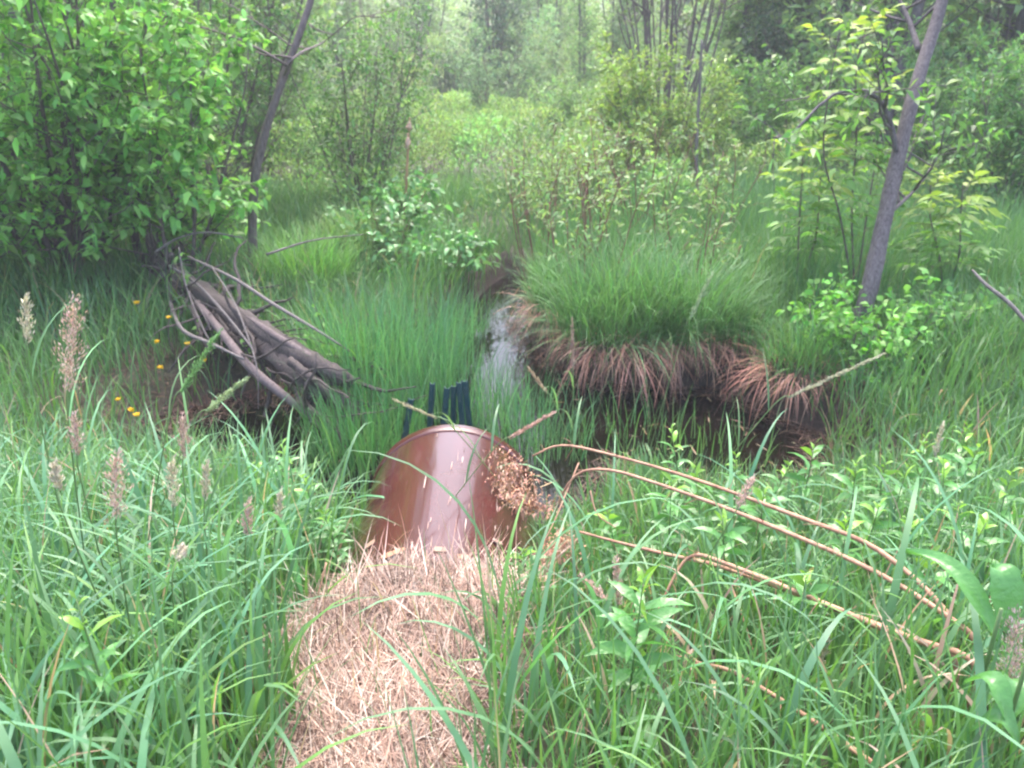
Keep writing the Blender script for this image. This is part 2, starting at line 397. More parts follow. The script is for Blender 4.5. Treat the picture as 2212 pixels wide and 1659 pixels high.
# ------------------------------------------------------------------ steel stakes
stk = [(888, 862, 4.02, 868, 985, 'dark green steel stake leaning left, outermost of the row beyond the pipe mouth'),
       (934, 828, 4.06, 926, 960, 'dark green steel stake standing alone between the leaning stake and the close pair'),
       (966, 838, 3.96, 955, 960, 'dark green steel stake, left half of the close pair behind the pipe rim'),
       (980, 834, 4.10, 978, 960, 'dark green steel stake, right half of the close pair behind the pipe rim'),
       (991, 826, 4.02, 1002, 960, 'dark green steel stake with top touching the neighbour farthest right'),
       (1004, 823, 4.10, 1018, 960, 'dark green steel stake farthest right in the row at the pipe mouth')]
for tx, ty, yy, bx, by, lab in stk:
    top = W(tx, ty, yy); low = W(bx, by, yy); d = nrm(top - low); base = top - d * ((top[2] + .25) / d[2])
    t = thing('metal_stake', base, lab, 'stake', 'green steel stakes at the pipe mouth')
    B = MB(); L = np.linalg.norm(top - base)
    a = nrm(np.cross(d, np.array([0, 1., 0]))); bb = np.cross(a, d)
    # U-shaped rolled section, with outer flanges
    sec = [(-.017, .010), (-.012, .010), (-.011, -.010), (.011, -.010), (.012, .010), (.017, .010), (.017, .0125), (.0105, .0125), (.0085, -.0072), (-.0085, -.0072), (-.0105, .0125), (-.017, .0125)]
    V = [base + d * h + a * x + bb * y for h in (0, L * .5, L) for x, y in sec]
    n = len(sec); F = [(k * n + j, k * n + (j + 1) % n, (k + 1) * n + (j + 1) % n, (k + 1) * n + j) for k in range(2) for j in range(n)]
    q = 2 * n; F += [(q + 0, q + 1, q + 10, q + 11), (q + 1, q + 2, q + 9, q + 10), (q + 2, q + 3, q + 8, q + 9), (q + 3, q + 4, q + 7, q + 8), (q + 4, q + 5, q + 6, q + 7)]
    B.add(V, F)
    for h in np.arange(.5, L - .02, .055):
        p = base + d * h - bb * .012; s = .0045
        V = [p + a * x * s + d * z * s * 1.3 + bb * y * s for x, y, z in [(-1, .8, -1), (1, .8, -1), (1, .8, 1), (-1, .8, 1), (-.7, -.8, -.7), (.7, -.8, -.7), (.7, -.8, .7), (-.7, -.8, .7)]]
        B.add(V, [(0, 1, 5, 4), (1, 2, 6, 5), (2, 3, 7, 6), (3, 0, 4, 7), (4, 5, 6, 7)])
    B.build('stake_bar', 'stake', t, smooth=False, loc=base)

# ------------------------------------------------------------------ straw cover
def straw(n, xlo, xhi, ylo, yhi, keep, lift=.0):
    x = rng.uniform(xlo, xhi, n); y = rng.uniform(ylo, yhi, n); k = keep(x, y); x, y = x[k], y[k]; n = len(x)
    z = np.maximum(gz(x, y), np.where((y < 2.5) & (np.abs(x - PX) < PR), PZ + np.sqrt(np.maximum(0, PR ** 2 - (x - PX) ** 2)), -9)) + rng.uniform(.0, .022, n) + lift
    az = rng.uniform(0, 2 * np.pi, n); az = np.where(rng.random(n) < .45, rng.normal(1.75, .5, n), az)
    L = rng.gamma(3, .028, n) + .02; w = rng.uniform(.0014, .0042, n)
    a0 = rng.normal(1.45, .16, n); up = rng.random(n) < .12; a0[up] = rng.uniform(.4, 1.2, up.sum())
    return np.stack([x, y, z], 1), L, w, az, a0, rng.normal(.12, .25, n)
B = MB()
edge = lambda x, y: (np.abs(x - PX + .03 + .05 * wob(x, y, 5)) < .235 + .06 * wob(x * 1.3, y, 7) + .40 * sm(1.55, 1.95, y) * (x < PX) + .08 * sm(1.6, 2.0, y) + .05 * rng.normal(size=x.shape)) & (y < 2.2 - .95 * np.clip(PX - .1 - x, 0, 1) + .05 * wob(x, y, 6) + .02 * rng.normal(size=x.shape))
P, L, w, az, a0, bd = straw(38000, -1.1, .2, .7, 2.4, edge)
P2, L2, w2, az2, a2, bd2 = straw(260, PX - .2, PX + .33, 2.15, 3.25, lambda x, y: rng.random(x.shape) < (.06 + .55 * sm(PX - .05, PX + .3, x) + .5 * sm(2.5, 2.2, y)))
P2[:, 2] = PZ + np.sqrt(PR ** 2 - (P2[:, 0] - PX) ** 2) + .004; a2 = np.full(len(P2), 1.5); bd2 = bd2 * .2; L2 = L2 * .6
P = np.vstack([P, P2]); L = np.r_[L, L2]; w = np.r_[w, w2]; az = np.r_[az, np.where(rng.random(len(P2)) < .5, 1.57, 4.71)]; a0 = np.r_[a0, a2]; bd = np.r_[bd, bd2]
n = len(P); pal = np.array([(.45, .31, .255), (.33, .205, .16), (.62, .50, .43), (.12, .068, .05), (.48, .32, .25)])
ribbons(B, P, L, w, az, a0, bd, np.clip(pal[rng.integers(0, 5, n)] * np.exp(rng.normal(0, .25, (n, 1))) * (.88 + .30 * wob(P[:, 0], P[:, 1], 5) - .25 * (wob(P[:, 0], P[:, 1], 9, 1) > .7))[:, None], .01, .85), 3, 1, .6)
tag(B.build('dry_straw', 'dry'), 'flattened pinkish tan straw spread over the bank above the pipe', 'straw', kind='stuff')

# bark chips along the pipe and straw seam
chips = [(800, 1176, 'small orange bark chip on the pipe at the left end of the straw edge'), (850, 1196, 'flat tan bark chip lying on the pipe above the straw edge'),
         (825, 1232, 'long brown bark chip on the pipe flank, lowest of the chips'), (950, 1172, 'bark chip at the foot of the bright pipe reflection'),
         (1000, 1188, 'pale orange bark chip at the straw edge in mid pipe'), (1075, 1155, 'pinkish bark chip on the right side of the pipe'),
         (742, 1244, 'grey bark chip beside the black liner'), (712, 1290, 'pale bark chip on the straw slope left of the pipe')]
for k, (px, py, lab) in enumerate(chips):
    py += 16 if k in (3, 4, 5) else 0
    d = ray(px, py); t = np.linspace(1, 4, 4000); p = CAM + d * t[:, None]
    surf = np.maximum(gz(p[:, 0], p[:, 1]), np.where(np.abs(p[:, 0] - PX) < PR, PZ + np.sqrt(np.maximum(0, (PR + .004) ** 2 - (p[:, 0] - PX) ** 2)), -9))
    q = p[np.argmax(p[:, 2] < surf)] + UP * .002
    nx_ = np.clip((q[0] - PX) / PR, -.95, .95); tilt = -math.asin(nx_) if abs(q[0] - PX) < PR else .3
    B = MB(); l, wd, h = (.085, .030, .004) if k in (1, 2) else (.045, .028, .004)
    V = []
    for zz in (-1, 1):
        for a_, b_ in [(-1, -.6), (-.5, -1), (.6, -.9), (1, -.3), (.9, .8), (.1, 1), (-.7, .9), (-1.05, .2)]:
            V.append((a_ * l / 2 * (1 + .1 * rng.normal()), b_ * wd / 2, zz * h / 2 + .0005 * rng.normal()))
    F = [(j, (j + 1) % 8, 8 + (j + 1) % 8, 8 + j) for j in range(8)] + [(8, 9, 10, 11), (8, 11, 12, 15), (12, 13, 14, 15), (3, 2, 1, 0), (7, 4, 3, 0), (7, 6, 5, 4)]
    B.add(V, F, [(.42, .27, .20), (.50, .27, .16), (.36, .23, .18)][k % 3])
    ob = B.build('bark_chip', 'dry', smooth=False); ob.location = q.tolist(); ob.rotation_euler = (0, -tilt, .25 + .3 * rng.normal())
    tag(ob, lab, 'bark chip', 'bark chips along the pipe')

# torn black liner on the left flank of the straw bank
B = MB(); nu, nv = 22, 7
U = np.linspace(0, 1, nu)
V = []
for u in U:
    x = -.40 - .36 * u; y = 2.27 - .9 * (.02 + .36 * u)
    for k in range(nv):
        s = (k / (nv - 1) - .5)
        yy = y + s * (.11 + .04 * math.sin(u * 17 + k)); xx = x + s * .05 + .012 * math.sin(u * 23 + 2 * k)
        zp = PZ + math.sqrt(max(0, PR ** 2 - (xx - PX) ** 2)) if abs(xx - PX) < PR else -9
        zz = max(float(gz(np.array([xx]), np.array([yy]))[0]), zp) + .014 + .012 * math.sin(u * 31 + k * 1.7)
        V.append((xx, yy, zz))
V = np.array(V); V2 = V - np.array([0, 0, .003]); i = (np.arange(nu - 1)[:, None] * nv + np.arange(nv - 1)[None])
F = np.stack([i, i + nv, i + nv + 1, i + 1], -1).reshape(-1, 4)
B.add(np.vstack([V, V2]), np.vstack([F, F[:, ::-1] + len(V)]))
tag(B.build('plastic_liner', 'liner'), 'crumpled black liner strip showing under the straw on the pipe flank', 'liner')

# ------------------------------------------------------------------ grasses (uncountable)
def field(n, xlo, xhi, ylo, yhi, dens):
    x = rng.uniform(xlo, xhi, n); y = rng.uniform(ylo, yhi, n)
    keep = rng.random(n) < dens(x, y)
    keep &= np.abs(x) < .70 * y + .9
    x, y = x[keep], y[keep]; return np.stack([x, y, gz(x, y) - .01], 1)
def off_pipe(x, y, m=.0):
    return ~((np.abs(x - PX) < .40 + m) & (y < 3.5) & (y > 2.1)) & ~((np.abs(x - PX + .02) < .22 + m + .05 * wob(x, y, 7) + .36 * sm(1.55, 1.95, y) * (x < PX) + .06 * sm(1.6, 2.0, y)) & (y < 2.22 - .95 * np.clip(PX - .1 - x, 0, 1)))
# near bank: tall broad grass
def dn(x, y):
    d = sdf(x, y); k = (d > .02) & off_pipe(x, y) & (y < 4.45)
    return k * (.75 + .25 * wob(x, y, 1.5)) * (1 - .6 * sm(-1.25, -1.5, x) * sm(3.9, 4.2, y))
P = field(34000, -3.6, 3.6, .75, 4.45, dn); n = len(P); B = MB()
hh = rng.uniform(.30, .70, n) * (1 + .3 * wob(P[:, 0], P[:, 1], 1.1)) * np.where(P[:, 0] > 0, .66, .92) * np.where((P[:, 1] > 2.9), .82, 1) * (1 - .55 * sm(3.2, 3.6, P[:, 1]) * sm(.6, .9, P[:, 0]) * sm(1.9, 1.6, P[:, 0])) * (1 - .45 * (np.abs(P[:, 0] - .2) < .3) * (P[:, 1] > 1.7) * (P[:, 1] < 3.3))
wide = rng.random(n) < .32
wd = np.where(wide, rng.uniform(.011, .020, n), rng.uniform(.005, .011, n))
col = np.where((rng.random(n) < .3)[:, None], GREEN['bright'], GREEN['reed']) * 1.0
col = cvar(1, n, .22, .10) * col
dead = rng.random(n) < .05; col[dead] = cvar(GREEN['tan'], dead.sum())
ribbons(B, P, hh, wd, rng.uniform(0, 2 * np.pi, n), np.abs(rng.normal(.12, .16, n)), np.where(wide, rng.uniform(.3, 2.0, n), rng.uniform(.05, .95, n)), col, 7)
tag(B.build('bank_grass', 'grass'), 'tall wet green grass covering the near bank on both sides of the pipe', 'grass', kind='stuff')
P = field(26000, -3.4, 3.4, .7, 4.3, dn); n = len(P); B = MB()
ribbons(B, P, rng.uniform(.10, .30, n), rng.uniform(.004, .010, n), rng.uniform(0, 2 * np.pi, n), np.abs(rng.normal(.2, .25, n)), rng.uniform(.1, 1.2, n), cvar(1, n, .25, .12) * np.where((rng.random(n) < .5)[:, None], GREEN['bright'], GREEN['mid']), 4)
tag(B.build('undergrowth', 'grass'), 'short yellow-green undergrowth filling the foot of the bank grass', 'grass', kind='stuff')
# broad arching reed leaves in the left foreground
P = field(3000, -2.4, 2.4, .8, 3.0, lambda x, y: off_pipe(x, y, .05) * np.where(x < 0, .62, .09)); n = len(P); B = MB()
ribbons(B, P, rng.uniform(.45, .85, n), rng.uniform(.012, .024, n), rng.uniform(0, 2 * np.pi, n), np.abs(rng.normal(.2, .15, n)), rng.uniform(1.0, 2.5, n),
        cvar((.12, .27, .135), n, .18, .08), 10, 1.9, .3)
tag(B.build('reed_grass', 'grass'), 'broad arching blue-green reed leaves in the foreground grass', 'grass', kind='stuff')
# sparse dry and green stalks creeping over the straw
P = field(1300, -.9, .55, .8, 2.3, lambda x, y: np.where(np.abs(x - PX) < .5, .25 + .5 * (np.abs(x - PX) > .36), .6)); n = len(P); B = MB()
ribbons(B, P, rng.uniform(.08, .32, n), rng.uniform(.002, .005, n), rng.uniform(0, 2 * np.pi, n), np.abs(rng.normal(.2, .2, n)), rng.uniform(0, .9, n),
        np.where((rng.random(n) < .5)[:, None], cvar(GREEN['tan'], n), cvar(GREEN['mid'], n)), 5)
tag(B.build('sparse_grass', 'grass'), 'thin green and dry stalks creeping into the straw', 'grass', kind='stuff')
# far side turf, 4.3 - 12 m
def df(x, y):
    d = sdf(x, y); mud = sm(-1.3, -1.6, x) * sm(5.9, 5.2, y) * sm(.75, .35, d)
    return (d > .06) * (y > 4.0) * (.7 + .3 * wob(x, y, .9)) * (1 - .8 * mud)
P = field(110000, -7.5, 8, 4.2, 12, df); n = len(P); B = MB()
hh = rng.uniform(.2, .5, n) * (1 + .45 * wob(P[:, 0], P[:, 1], .7)); hh = np.where(P[:, 0] < -1, hh * .75, hh * 1.1) * (1 - .6 * sm(.9, .5, np.abs(P[:, 0])) * sm(8.3, 8.7, P[:, 1]) * sm(11, 10, P[:, 1]))
tone = (.5 + .5 * wob(P[:, 0], P[:, 1], .6, 2))[:, None]
col = cvar(1, n, .22, .1) * (np.array(GREEN['blue']) * tone + np.array(GREEN['bright']) * .85 * (1 - tone))
ribbons(B, P, hh, rng.uniform(.005, .012, n), rng.uniform(0, 2 * np.pi, n), np.abs(rng.normal(.1, .15, n)), rng.uniform(.1, 1.3, n), col, 5)
tag(B.build('meadow_grass', 'grass'), 'soft wet meadow grass beyond the brook', 'grass', kind='stuff')
P = field(26000, -5, 6, 4.6, 10.5, lambda x, y: (sdf(x, y) > .05) * (wob(x, y, 1.6, 3) > -.1) * (.4 + .6 * sm(9, 5, y)) * (1 - .8 * sm(1.1, 1.4, x) * sm(2.3, 2.0, x) * sm(7, 6.4, y)) * (1 - .7 * sm(-1.3, -1.6, x) * sm(5.7, 5.2, y))); n = len(P); B = MB()
hh = rng.uniform(.22, .62, n) * (1 + .3 * wob(P[:, 0], P[:, 1], 2.2))
mixc = np.array([(.15, .31, .085), (.10, .24, .11), (.20, .36, .10), (.075, .18, .07), (.36, .28, .17)])[rng.choice(5, n, p=[.34, .26, .18, .16, .06])]
ribbons(B, P, hh, rng.uniform(.007, .015, n), rng.uniform(0, 2 * np.pi, n), np.abs(rng.normal(.15, .2, n)), rng.uniform(.1, 1.9, n), cvar(1, n, .24, .1) * mixc, 6)
tag(B.build('mixed_sedge', 'grass'), 'coarse broad blades of mixed green mingled with the far bank grass', 'sedge', kind='stuff')
# blue-green sedge behind the big tussock
def ds(x, y): return (sdf(x, y) > .3) * sm(.0, .5, x) * sm(5.5, 5.9, y) * (.55 + .45 * wob(x, y, 1.1, 1))
P = field(30000, 0, 8, 5.5, 10.5, ds); n = len(P); B = MB()
ribbons(B, P, rng.uniform(.35, .85, n) * (1 - .55 * sm(1.15, 1.4, P[:, 0]) * sm(2.2, 1.95, P[:, 0]) * sm(7.2, 6.6, P[:, 1])), rng.uniform(.005, .010, n), rng.uniform(0, 2 * np.pi, n), np.abs(rng.normal(.08, .1, n)), rng.uniform(.1, 1.0, n), cvar(1, n, .26, .12) * (np.array((.125, .265, .09)) * (k_ := sm(7.4, 5.8, P[:, 1] + .8 * wob(P[:, 0], P[:, 1], 1.3))[:, None]) + np.array((.12, .26, .10)) * (1 - k_)), 5)
tag(B.build('sedge_meadow', 'grass'), 'tall blue-green sedge standing behind the big tussock', 'sedge', kind='stuff')
# low willow scrub mass of the open meadow
def scrub(n_clump, ylo, yhi, hlo, hhi, nl, base):
    B = MB()
    x = rng.uniform(-.75, .75, n_clump) * (yhi + 0) ; y = ylo + (yhi - ylo) * rng.random(n_clump) ** .8
    k = (np.abs(x) < .72 * y + 1.5) & ~((np.abs(x + .1) < .7) & (y < 9.6)); x, y = x[k], y[k]; z = gz(x, y)
    for a, b_, c_ in zip(x, y, z):
        h = rng.uniform(hlo, hhi); m = int(nl * rng.uniform(.6, 1.3)); r = rng.uniform(.35, .8)
        tint = np.array(base) * np.exp(rng.normal(0, .16)) * (1 + rng.normal(0, .1, 3) * (1, .3, .8))
        for s in range(3):
            q = wander((a + rng.normal(0, .12), b_ + rng.normal(0, .12), c_), (rng.normal(0, .35), rng.normal(0, .35), 1), h * rng.uniform(.8, 1.05), 5, .08, .05)
            tube(B, q, [.008, .002], 3, (.14, .09, .08))
        t = rng.random(m) ** .7; ang = rng.uniform(0, 6.283, m); rr = r * np.sqrt(rng.random(m)) * (1 - .55 * t ** 2)
        Pp = np.stack([a + rr * np.cos(ang), b_ + rr * np.sin(ang), c_ + .05 + t * h * (1 - .25 * (rr / r) ** 2)], 1)
        Dd = np.stack([np.cos(ang) * .6, np.sin(ang) * .6, rng.normal(.8, .5, m)], 1) + rng.normal(0, .35, (m, 3))
        leaves(B, Pp, Dd, rng.uniform(.06, .11, m) * (1 + .05 * max(0, b_ - 18)), rng.uniform(.018, .034, m) * (1 + .06 * max(0, b_ - 18)), cvar(tint, m, .25, .1), .1, 1)
    return B
tag(scrub(190, 24, 36, 1.6, 3.6, 900, (.25, .37, .17)).build('edge_thicket', 'leaf'), 'hazy pale green thicket along the far edge of the meadow', 'thicket', kind='stuff')
tag(scrub(760, 8.8, 26, .45, 1.1, 620, GREEN['willow']).build('meadow_scrub', 'leaf'), 'low yellow-green willow scrub filling the open meadow', 'scrub', kind='stuff')

# ------------------------------------------------------------------ tussocks and sedge clumps
def tussock(px, py, Y, r, h, nb, nd, lab, squash=1.0, dl=.32, tone='mid', overhang=1.0):
    c = W(px, py, Y); c = G(c[:2]) if sdf(np.array([c[0]]), np.array([c[1]]))[0] > .05 else np.array([c[0], c[1], .12])
    t = thing('grass_tussock', c, lab, 'tussock', 'sedge tussocks on the brook bank')
    def ringpts(n, lo): 
        ang = rng.uniform(0, 6.283, n); rr = r * np.sqrt(rng.uniform(lo, 1, n)); return np.stack([rr * np.cos(ang), rr * np.sin(ang) * squash, np.zeros(n)], 1), ang, rr
    P, ang, rr = ringpts(nb, 0); P[:, 2] = .05 + .10 * (1 - (rr / r) ** 2) + .04; B = MB()
    ribbons(B, P, h * rng.uniform(.45, 1.25, nb), rng.uniform(.004, .009, nb), ang + rng.normal(0, 1.0, nb), .04 + .28 * rr / r + np.abs(rng.normal(0, .14, nb)), rng.uniform(.2, 1.9, nb), cvar(GREEN[tone], nb, .22, .1), 7)
    nd2 = nb // 3; Q, a2, r2 = ringpts(nd2, .6); Q[:, 2] = .08 + rng.uniform(0, .06, nd2)
    ribbons(B, Q, h * rng.uniform(.4, .95, nd2), rng.uniform(.003, .007, nd2), a2 + rng.normal(0, .6, nd2), rng.uniform(.4, 1.2, nd2), rng.uniform(.6, 1.9, nd2), cvar(GREEN[tone], nd2, .28, .14), 7, 1.0)
    B.build('green_blade_crown', 'grass', t)
    P, ang, rr = ringpts(nd, .55); P[:, 2] = -.05 + rng.uniform(0, .13, nd); B = MB(); lump = .75 + .6 * np.sin(ang * 3 + rng.uniform(0, 6)) * np.cos(ang * 5 + rng.uniform(0, 6))
    ribbons(B, P, dl * lump * rng.uniform(.4, 1.5, nd), rng.uniform(.003, .007, nd), ang + rng.normal(0, .45, nd), rng.uniform(.5, 1.5, nd), rng.uniform(1.3, 2.3, nd) * overhang, cvar((.38, .20, .15), nd, .42, .1), 7, .75)
    B.build('dead_leaf_skirt', 'dry', t)
    return t
T1 = [(1330, 745, 5.60, .40, .72, 900, 900, 'broad sedge tussock with a long brown skirt overhanging the dark water', .75, .40, 'mid'),
      (1480, 745, 5.62, .36, .66, 750, 750, 'sedge tussock with drooping reddish brown skirt, right neighbour of the broad one', .8, .42, 'mid'),
      (1600, 780, 5.50, .24, .28, 300, 420, 'small sedge tussock tucked between the long skirt and the bush under the tree', .8, .26, 'mid'),
      (1725, 830, 4.95, .24, .30, 220, 520, 'mostly dead reddish tussock hanging over the right end of the pool', .8, .36, 'mid'),
      (1185, 690, 6.4, .16, .42, 300, 500, 'narrow brown-sided tussock at the bend of the open water', 1.3, .34, 'mid'),
      (740, 800, 5.1, .20, .34, 260, 420, 'tussock with straw brown fringe below the stack of dead branches', .7, .28, 'bright'),
      (660, 650, 7.0, .42, .42, 800, 150, 'bright green grass hummock behind the fallen branches', .8, .2, 'bright'),
      (770, 590, 8.0, .45, .42, 800, 100, 'pale feathery green hummock left of the open water', .8, .2, 'willow')]
for a in T1: tussock(*a)

def clump(name, c, r, h, n, w, base, lab, cat, bend=(.1, .9)):
    t = thing(name, c, lab, cat); B = MB()
    ang = rng.uniform(0, 6.283, n); rr = r * np.sqrt(rng.random(n)); P = np.stack([rr * np.cos(ang) * 1.2, rr * np.sin(ang), np.full(n, -.05)], 1)
    ribbons(B, P, h * rng.uniform(.45, 1.1, n), rng.uniform(*w, n), ang + rng.normal(0, 1.2, n), np.abs(rng.normal(.04 + .06 * rr / r, .10)), rng.uniform(*bend, n), cvar(base, n, .2, .1), 7)
    B.build('blade_cluster', 'grass', t); return t
clump('sedge_clump', (-.80, 5.0, 0), .36, .90, 800, (.005, .010), (.095, .24, .10), 'tall green sedge clump growing in the water behind the stakes', 'sedge')
clump('sedge_clump', (-1.12, 5.35, .05), .34, .72, 600, (.005, .010), (.11, .27, .09), 'sedge clump between the stakes and the tip of the fallen log', 'sedge')
clump('sedge_clump', (-.62, 5.75, 0), .28, .72, 380, (.005, .009), (.10, .25, .10), 'sedge clump at the left edge of the bright water', 'sedge')
clump('sedge_clump', (-.36, 4.75, 0), .30, .66, 260, (.004, .008), (.095, .23, .105), 'shorter grass clump just right of the stakes, thin over the water', 'sedge')
clump('sedge_clump', (-.86, 4.25, 0), .30, .58, 520, (.005, .009), (.09, .23, .085), 'grass clump left of the leaning stake at the pool edge', 'sedge')
clump('sedge_clump', (-.46, 5.5, 0), .30, .55, 70, (.004, .008), (.095, .23, .105), 'sparse blades standing in the bright water above the stakes', 'sedge')
clump('sedge_clump', (-.50, 6.6, 0), .26, .50, 190, (.004, .008), (.10, .25, .10), 'grass clump on the left lip of the bright water bend', 'sedge')
clump('sedge_clump', (-.10, 4.75, .0), .30, .50, 150, (.004, .009), (.10, .25, .105), 'thin grass standing in the water at the lower end of the bright channel', 'sedge')
clump('sedge_clump', (.75, 4.5, .0), .30, .45, 70, (.004, .008), (.11, .26, .09), 'few thin blades standing in the dark pool under the tussocks', 'sedge')
clump('sedge_clump', (1.25, 4.35, .0), .30, .40, 60, (.004, .008), (.12, .27, .09), 'few thin blades standing at the right end of the pool', 'sedge')
clump('sedge_clump', (.14, 4.35, .0), .28, .50, 240, (.004, .008), (.095, .23, .105), 'loose grass clump rising from the pool right of the pipe', 'sedge')

P = field(60000, -4, 3.5, 3.5, 7, lambda x, y: (sdf(x, y) < .75) & (sdf(x, y) > -.12) & off_pipe(x, y)); n = len(P); B = MB(); P[:, 2] = np.maximum(P[:, 2], .0) + .015
ribbons(B, P, rng.uniform(.03, .16, n), rng.uniform(.002, .007, n), rng.uniform(0, 2 * np.pi, n), rng.normal(1.4, .2, n), rng.normal(.1, .3, n), cvar((.10, .058, .044), n, .5, .12), 3, 1)
tag(B.build('leaf_litter', 'dry'), 'dark brown dead leaves and stalks matted on the muddy banks', 'litter', kind='stuff')
n = 1500; P = np.stack([rng.uniform(-2, 1.9, n), rng.uniform(3.7, 6.5, n), np.full(n, .004)], 1); dd_ = sdf(P[:, 0], P[:, 1]); P = P[(dd_ < 0) & (rng.random(n) < .12 + .9 * np.exp(dd_ * 5)) & (P[:, 0] * (P[:, 1] > 5.4) < 3) & ~((np.abs(P[:, 0] + .2) < .5) & (P[:, 1] > 5.2))]; n = len(P); B = MB()
ribbons(B, P, rng.uniform(.02, .15, n), rng.uniform(.003, .010, n), rng.uniform(0, 6.28, n), np.full(n, 1.55), np.zeros(n), cvar((.26, .19, .12), n, .45, .15), 3, 1, .3)
tag(B.build('floating_debris', 'dry'), 'bits of dead grass and leaves floating on the dark pool', 'debris', kind='stuff')
# ------------------------------------------------------------------ woody plants
def stems_fan(n, r0, H, spread, wob_=.07, up=.04, lo=.75):
    out = []
    for k in range(n):
        az = rng.uniform(0, 6.283); q = rng.random()
        out.append(wander((r0 * q * math.cos(az), r0 * q * math.sin(az), -.05), (spread * math.cos(az), spread * math.sin(az), 1), H * rng.uniform(lo, 1.08), 8, wob_, up))
    return out

def bush(name, loc, lab, cat, H, nst, spread, nb, lb, s0, ntw, lt, nl, ll, lw, base, group=None, r=(.018, .004), bark='bark2', detail=2, lm='leaf', droop=.3, r0=.25, lum=.25, each=False, hue=.1):
    t = thing(name, loc, lab, cat, group); S = stems_fan(nst, r0, H, spread)
    B = MB()
    if each:
        A = []; D = []
        for q in S:
            b1 = MB(); tube(b1, q, list(r), 6); a1, d1 = grow(b1, [q], nb, lb, s0, ntw, lt, nl, r_b=r[0] * .32, tw_r=.0018); b1.build('stem', bark, t); A.append(a1); D.append(d1)
        A = np.concatenate(A); D = np.concatenate(D)
    else:
        for q in S: tube(B, q, list(r), 5)
    if not each:
        A, D = grow(B, S, nb, lb, s0, ntw, lt, nl, r_b=r[0] * .32, tw_r=min(.003, r[0] * .16)); B.build('branchwork', bark, t)
    L = MB(); n = len(A); leaves(L, A, D, rng.uniform(*ll, n), rng.uniform(*lw, n), cvar(base, n, lum, hue), droop, detail)
    L.build('foliage', lm, t); return t

LEFTG = 'leafy shrubs at the left edge of the pool'
vib = (.19, .40, .10)
bush('leafy_shrub', G((-3.9, 6.9)), 'big broad-leaved shrub, darkest and densest, at the left edge', 'shrub', 3.1, 12, .40, 11, .95, .08, 6, .35, 9, (.045, .13), (.03, .07), vib, LEFTG, (.028, .006))
bush('leafy_shrub', G((-3.1, 7.1)), 'bright broad-leaved shrub right above the forked end of the fallen log', 'shrub', 2.3, 11, .28, 10, .65, .08, 6, .32, 9, (.07, .12), (.042, .07), (.20, .41, .105), LEFTG, (.022, .005))
bush('leafy_shrub', G((-4.6, 6.1)), 'low leafy shrub cut off by the left frame edge', 'shrub', 2.0, 11, .5, 10, .8, .06, 6, .32, 9, (.045, .13), (.03, .07), (.19, .40, .10), LEFTG, (.022, .005))
bush('leafy_shrub', G((-5.0, 8.6)), 'tall leafy shrub rising behind the dense one at the left', 'shrub', 4.4, 12, .32, 13, 1.1, .12, 6, .38, 9, (.07, .12), (.038, .06), (.18, .36, .12), LEFTG, (.03, .006))
bush('leafy_shrub', G((-3.6, 9.9)), 'tall pale green shrub between the left shrubs and the leaning tree', 'shrub', 4.3, 11, .28, 12, .9, .12, 6, .38, 9, (.05, .09), (.022, .04), (.125, .25, .085), LEFTG, (.025, .005))
bush('leafy_shrub', G((-1.9, 9.9)), 'fine-leaved green shrub around the foot of the leaning tree', 'shrub', 2.3, 11, .38, 11, .8, .1, 6, .32, 9, (.045, .08), (.018, .032), (.12, .24, .08), LEFTG, (.016, .004))
p = G(W(840, 560, 8.2)[:2])
bush('dogwood_shrub', p, 'low shrub with wet whitish-green broad leaves left of the open water', 'shrub', .75, 8, .7, 5, .45, .2, 4, .22, 6, (.07, .12), (.04, .065), (.15, .33, .11), None, (.010, .003), 'red_stem', 2, 'wetleaf', .45)
p = G(W(930, 620, 7.6)[:2])
bush('dogwood_shrub', p, 'small wet-leaved shrub leaning over the water, lower than the whitish one', 'shrub', .5, 6, .8, 5, .35, .2, 4, .2, 6, (.06, .10), (.035, .055), (.13, .31, .10), None, (.008, .003), 'red_stem', 2, 'wetleaf', .45)
# red stemmed shrubs in the meadow
RS = 'red stemmed shrubs beyond the brook'
for px, py, Y, H, nst, lab in [(1165, 620, 7.7, 1.35, 8, 'red stemmed shrub with bare stems fanning up beside the open water'),
                               (1290, 640, 7.2, 1.5, 7, 'thin red stemmed shrub rising through the broad tussock'),
                               (1385, 560, 8.6, 1.5, 8, 'red stemmed shrub with reddest base in mid meadow'),
                               (1215, 520, 9.6, 1.3, 8, 'sparse red stemmed shrub behind the fan beside the water'),
                               (1250, 690, 6.1, 1.25, 6, 'nearest red stemmed shrub, growing out of the broad tussock'),
                               (1470, 680, 6.2, 1.1, 5, 'red stemmed shrub growing out of the right neighbour tussock'),
                               (1540, 600, 8.2, 1.3, 5, 'thin red stemmed shrub in the blue-green sedge')]:
    bush('red_osier_shrub', G(W(px, py, Y)[:2]), lab, 'shrub', H, nst, .22, 5, .35, .45, 3, .2, 4, (.05, .085), (.017, .028), GREEN['willow'], RS, (.0085, .0028), 'red_stem', 2, 'leaf', .2, .18, .22, True)
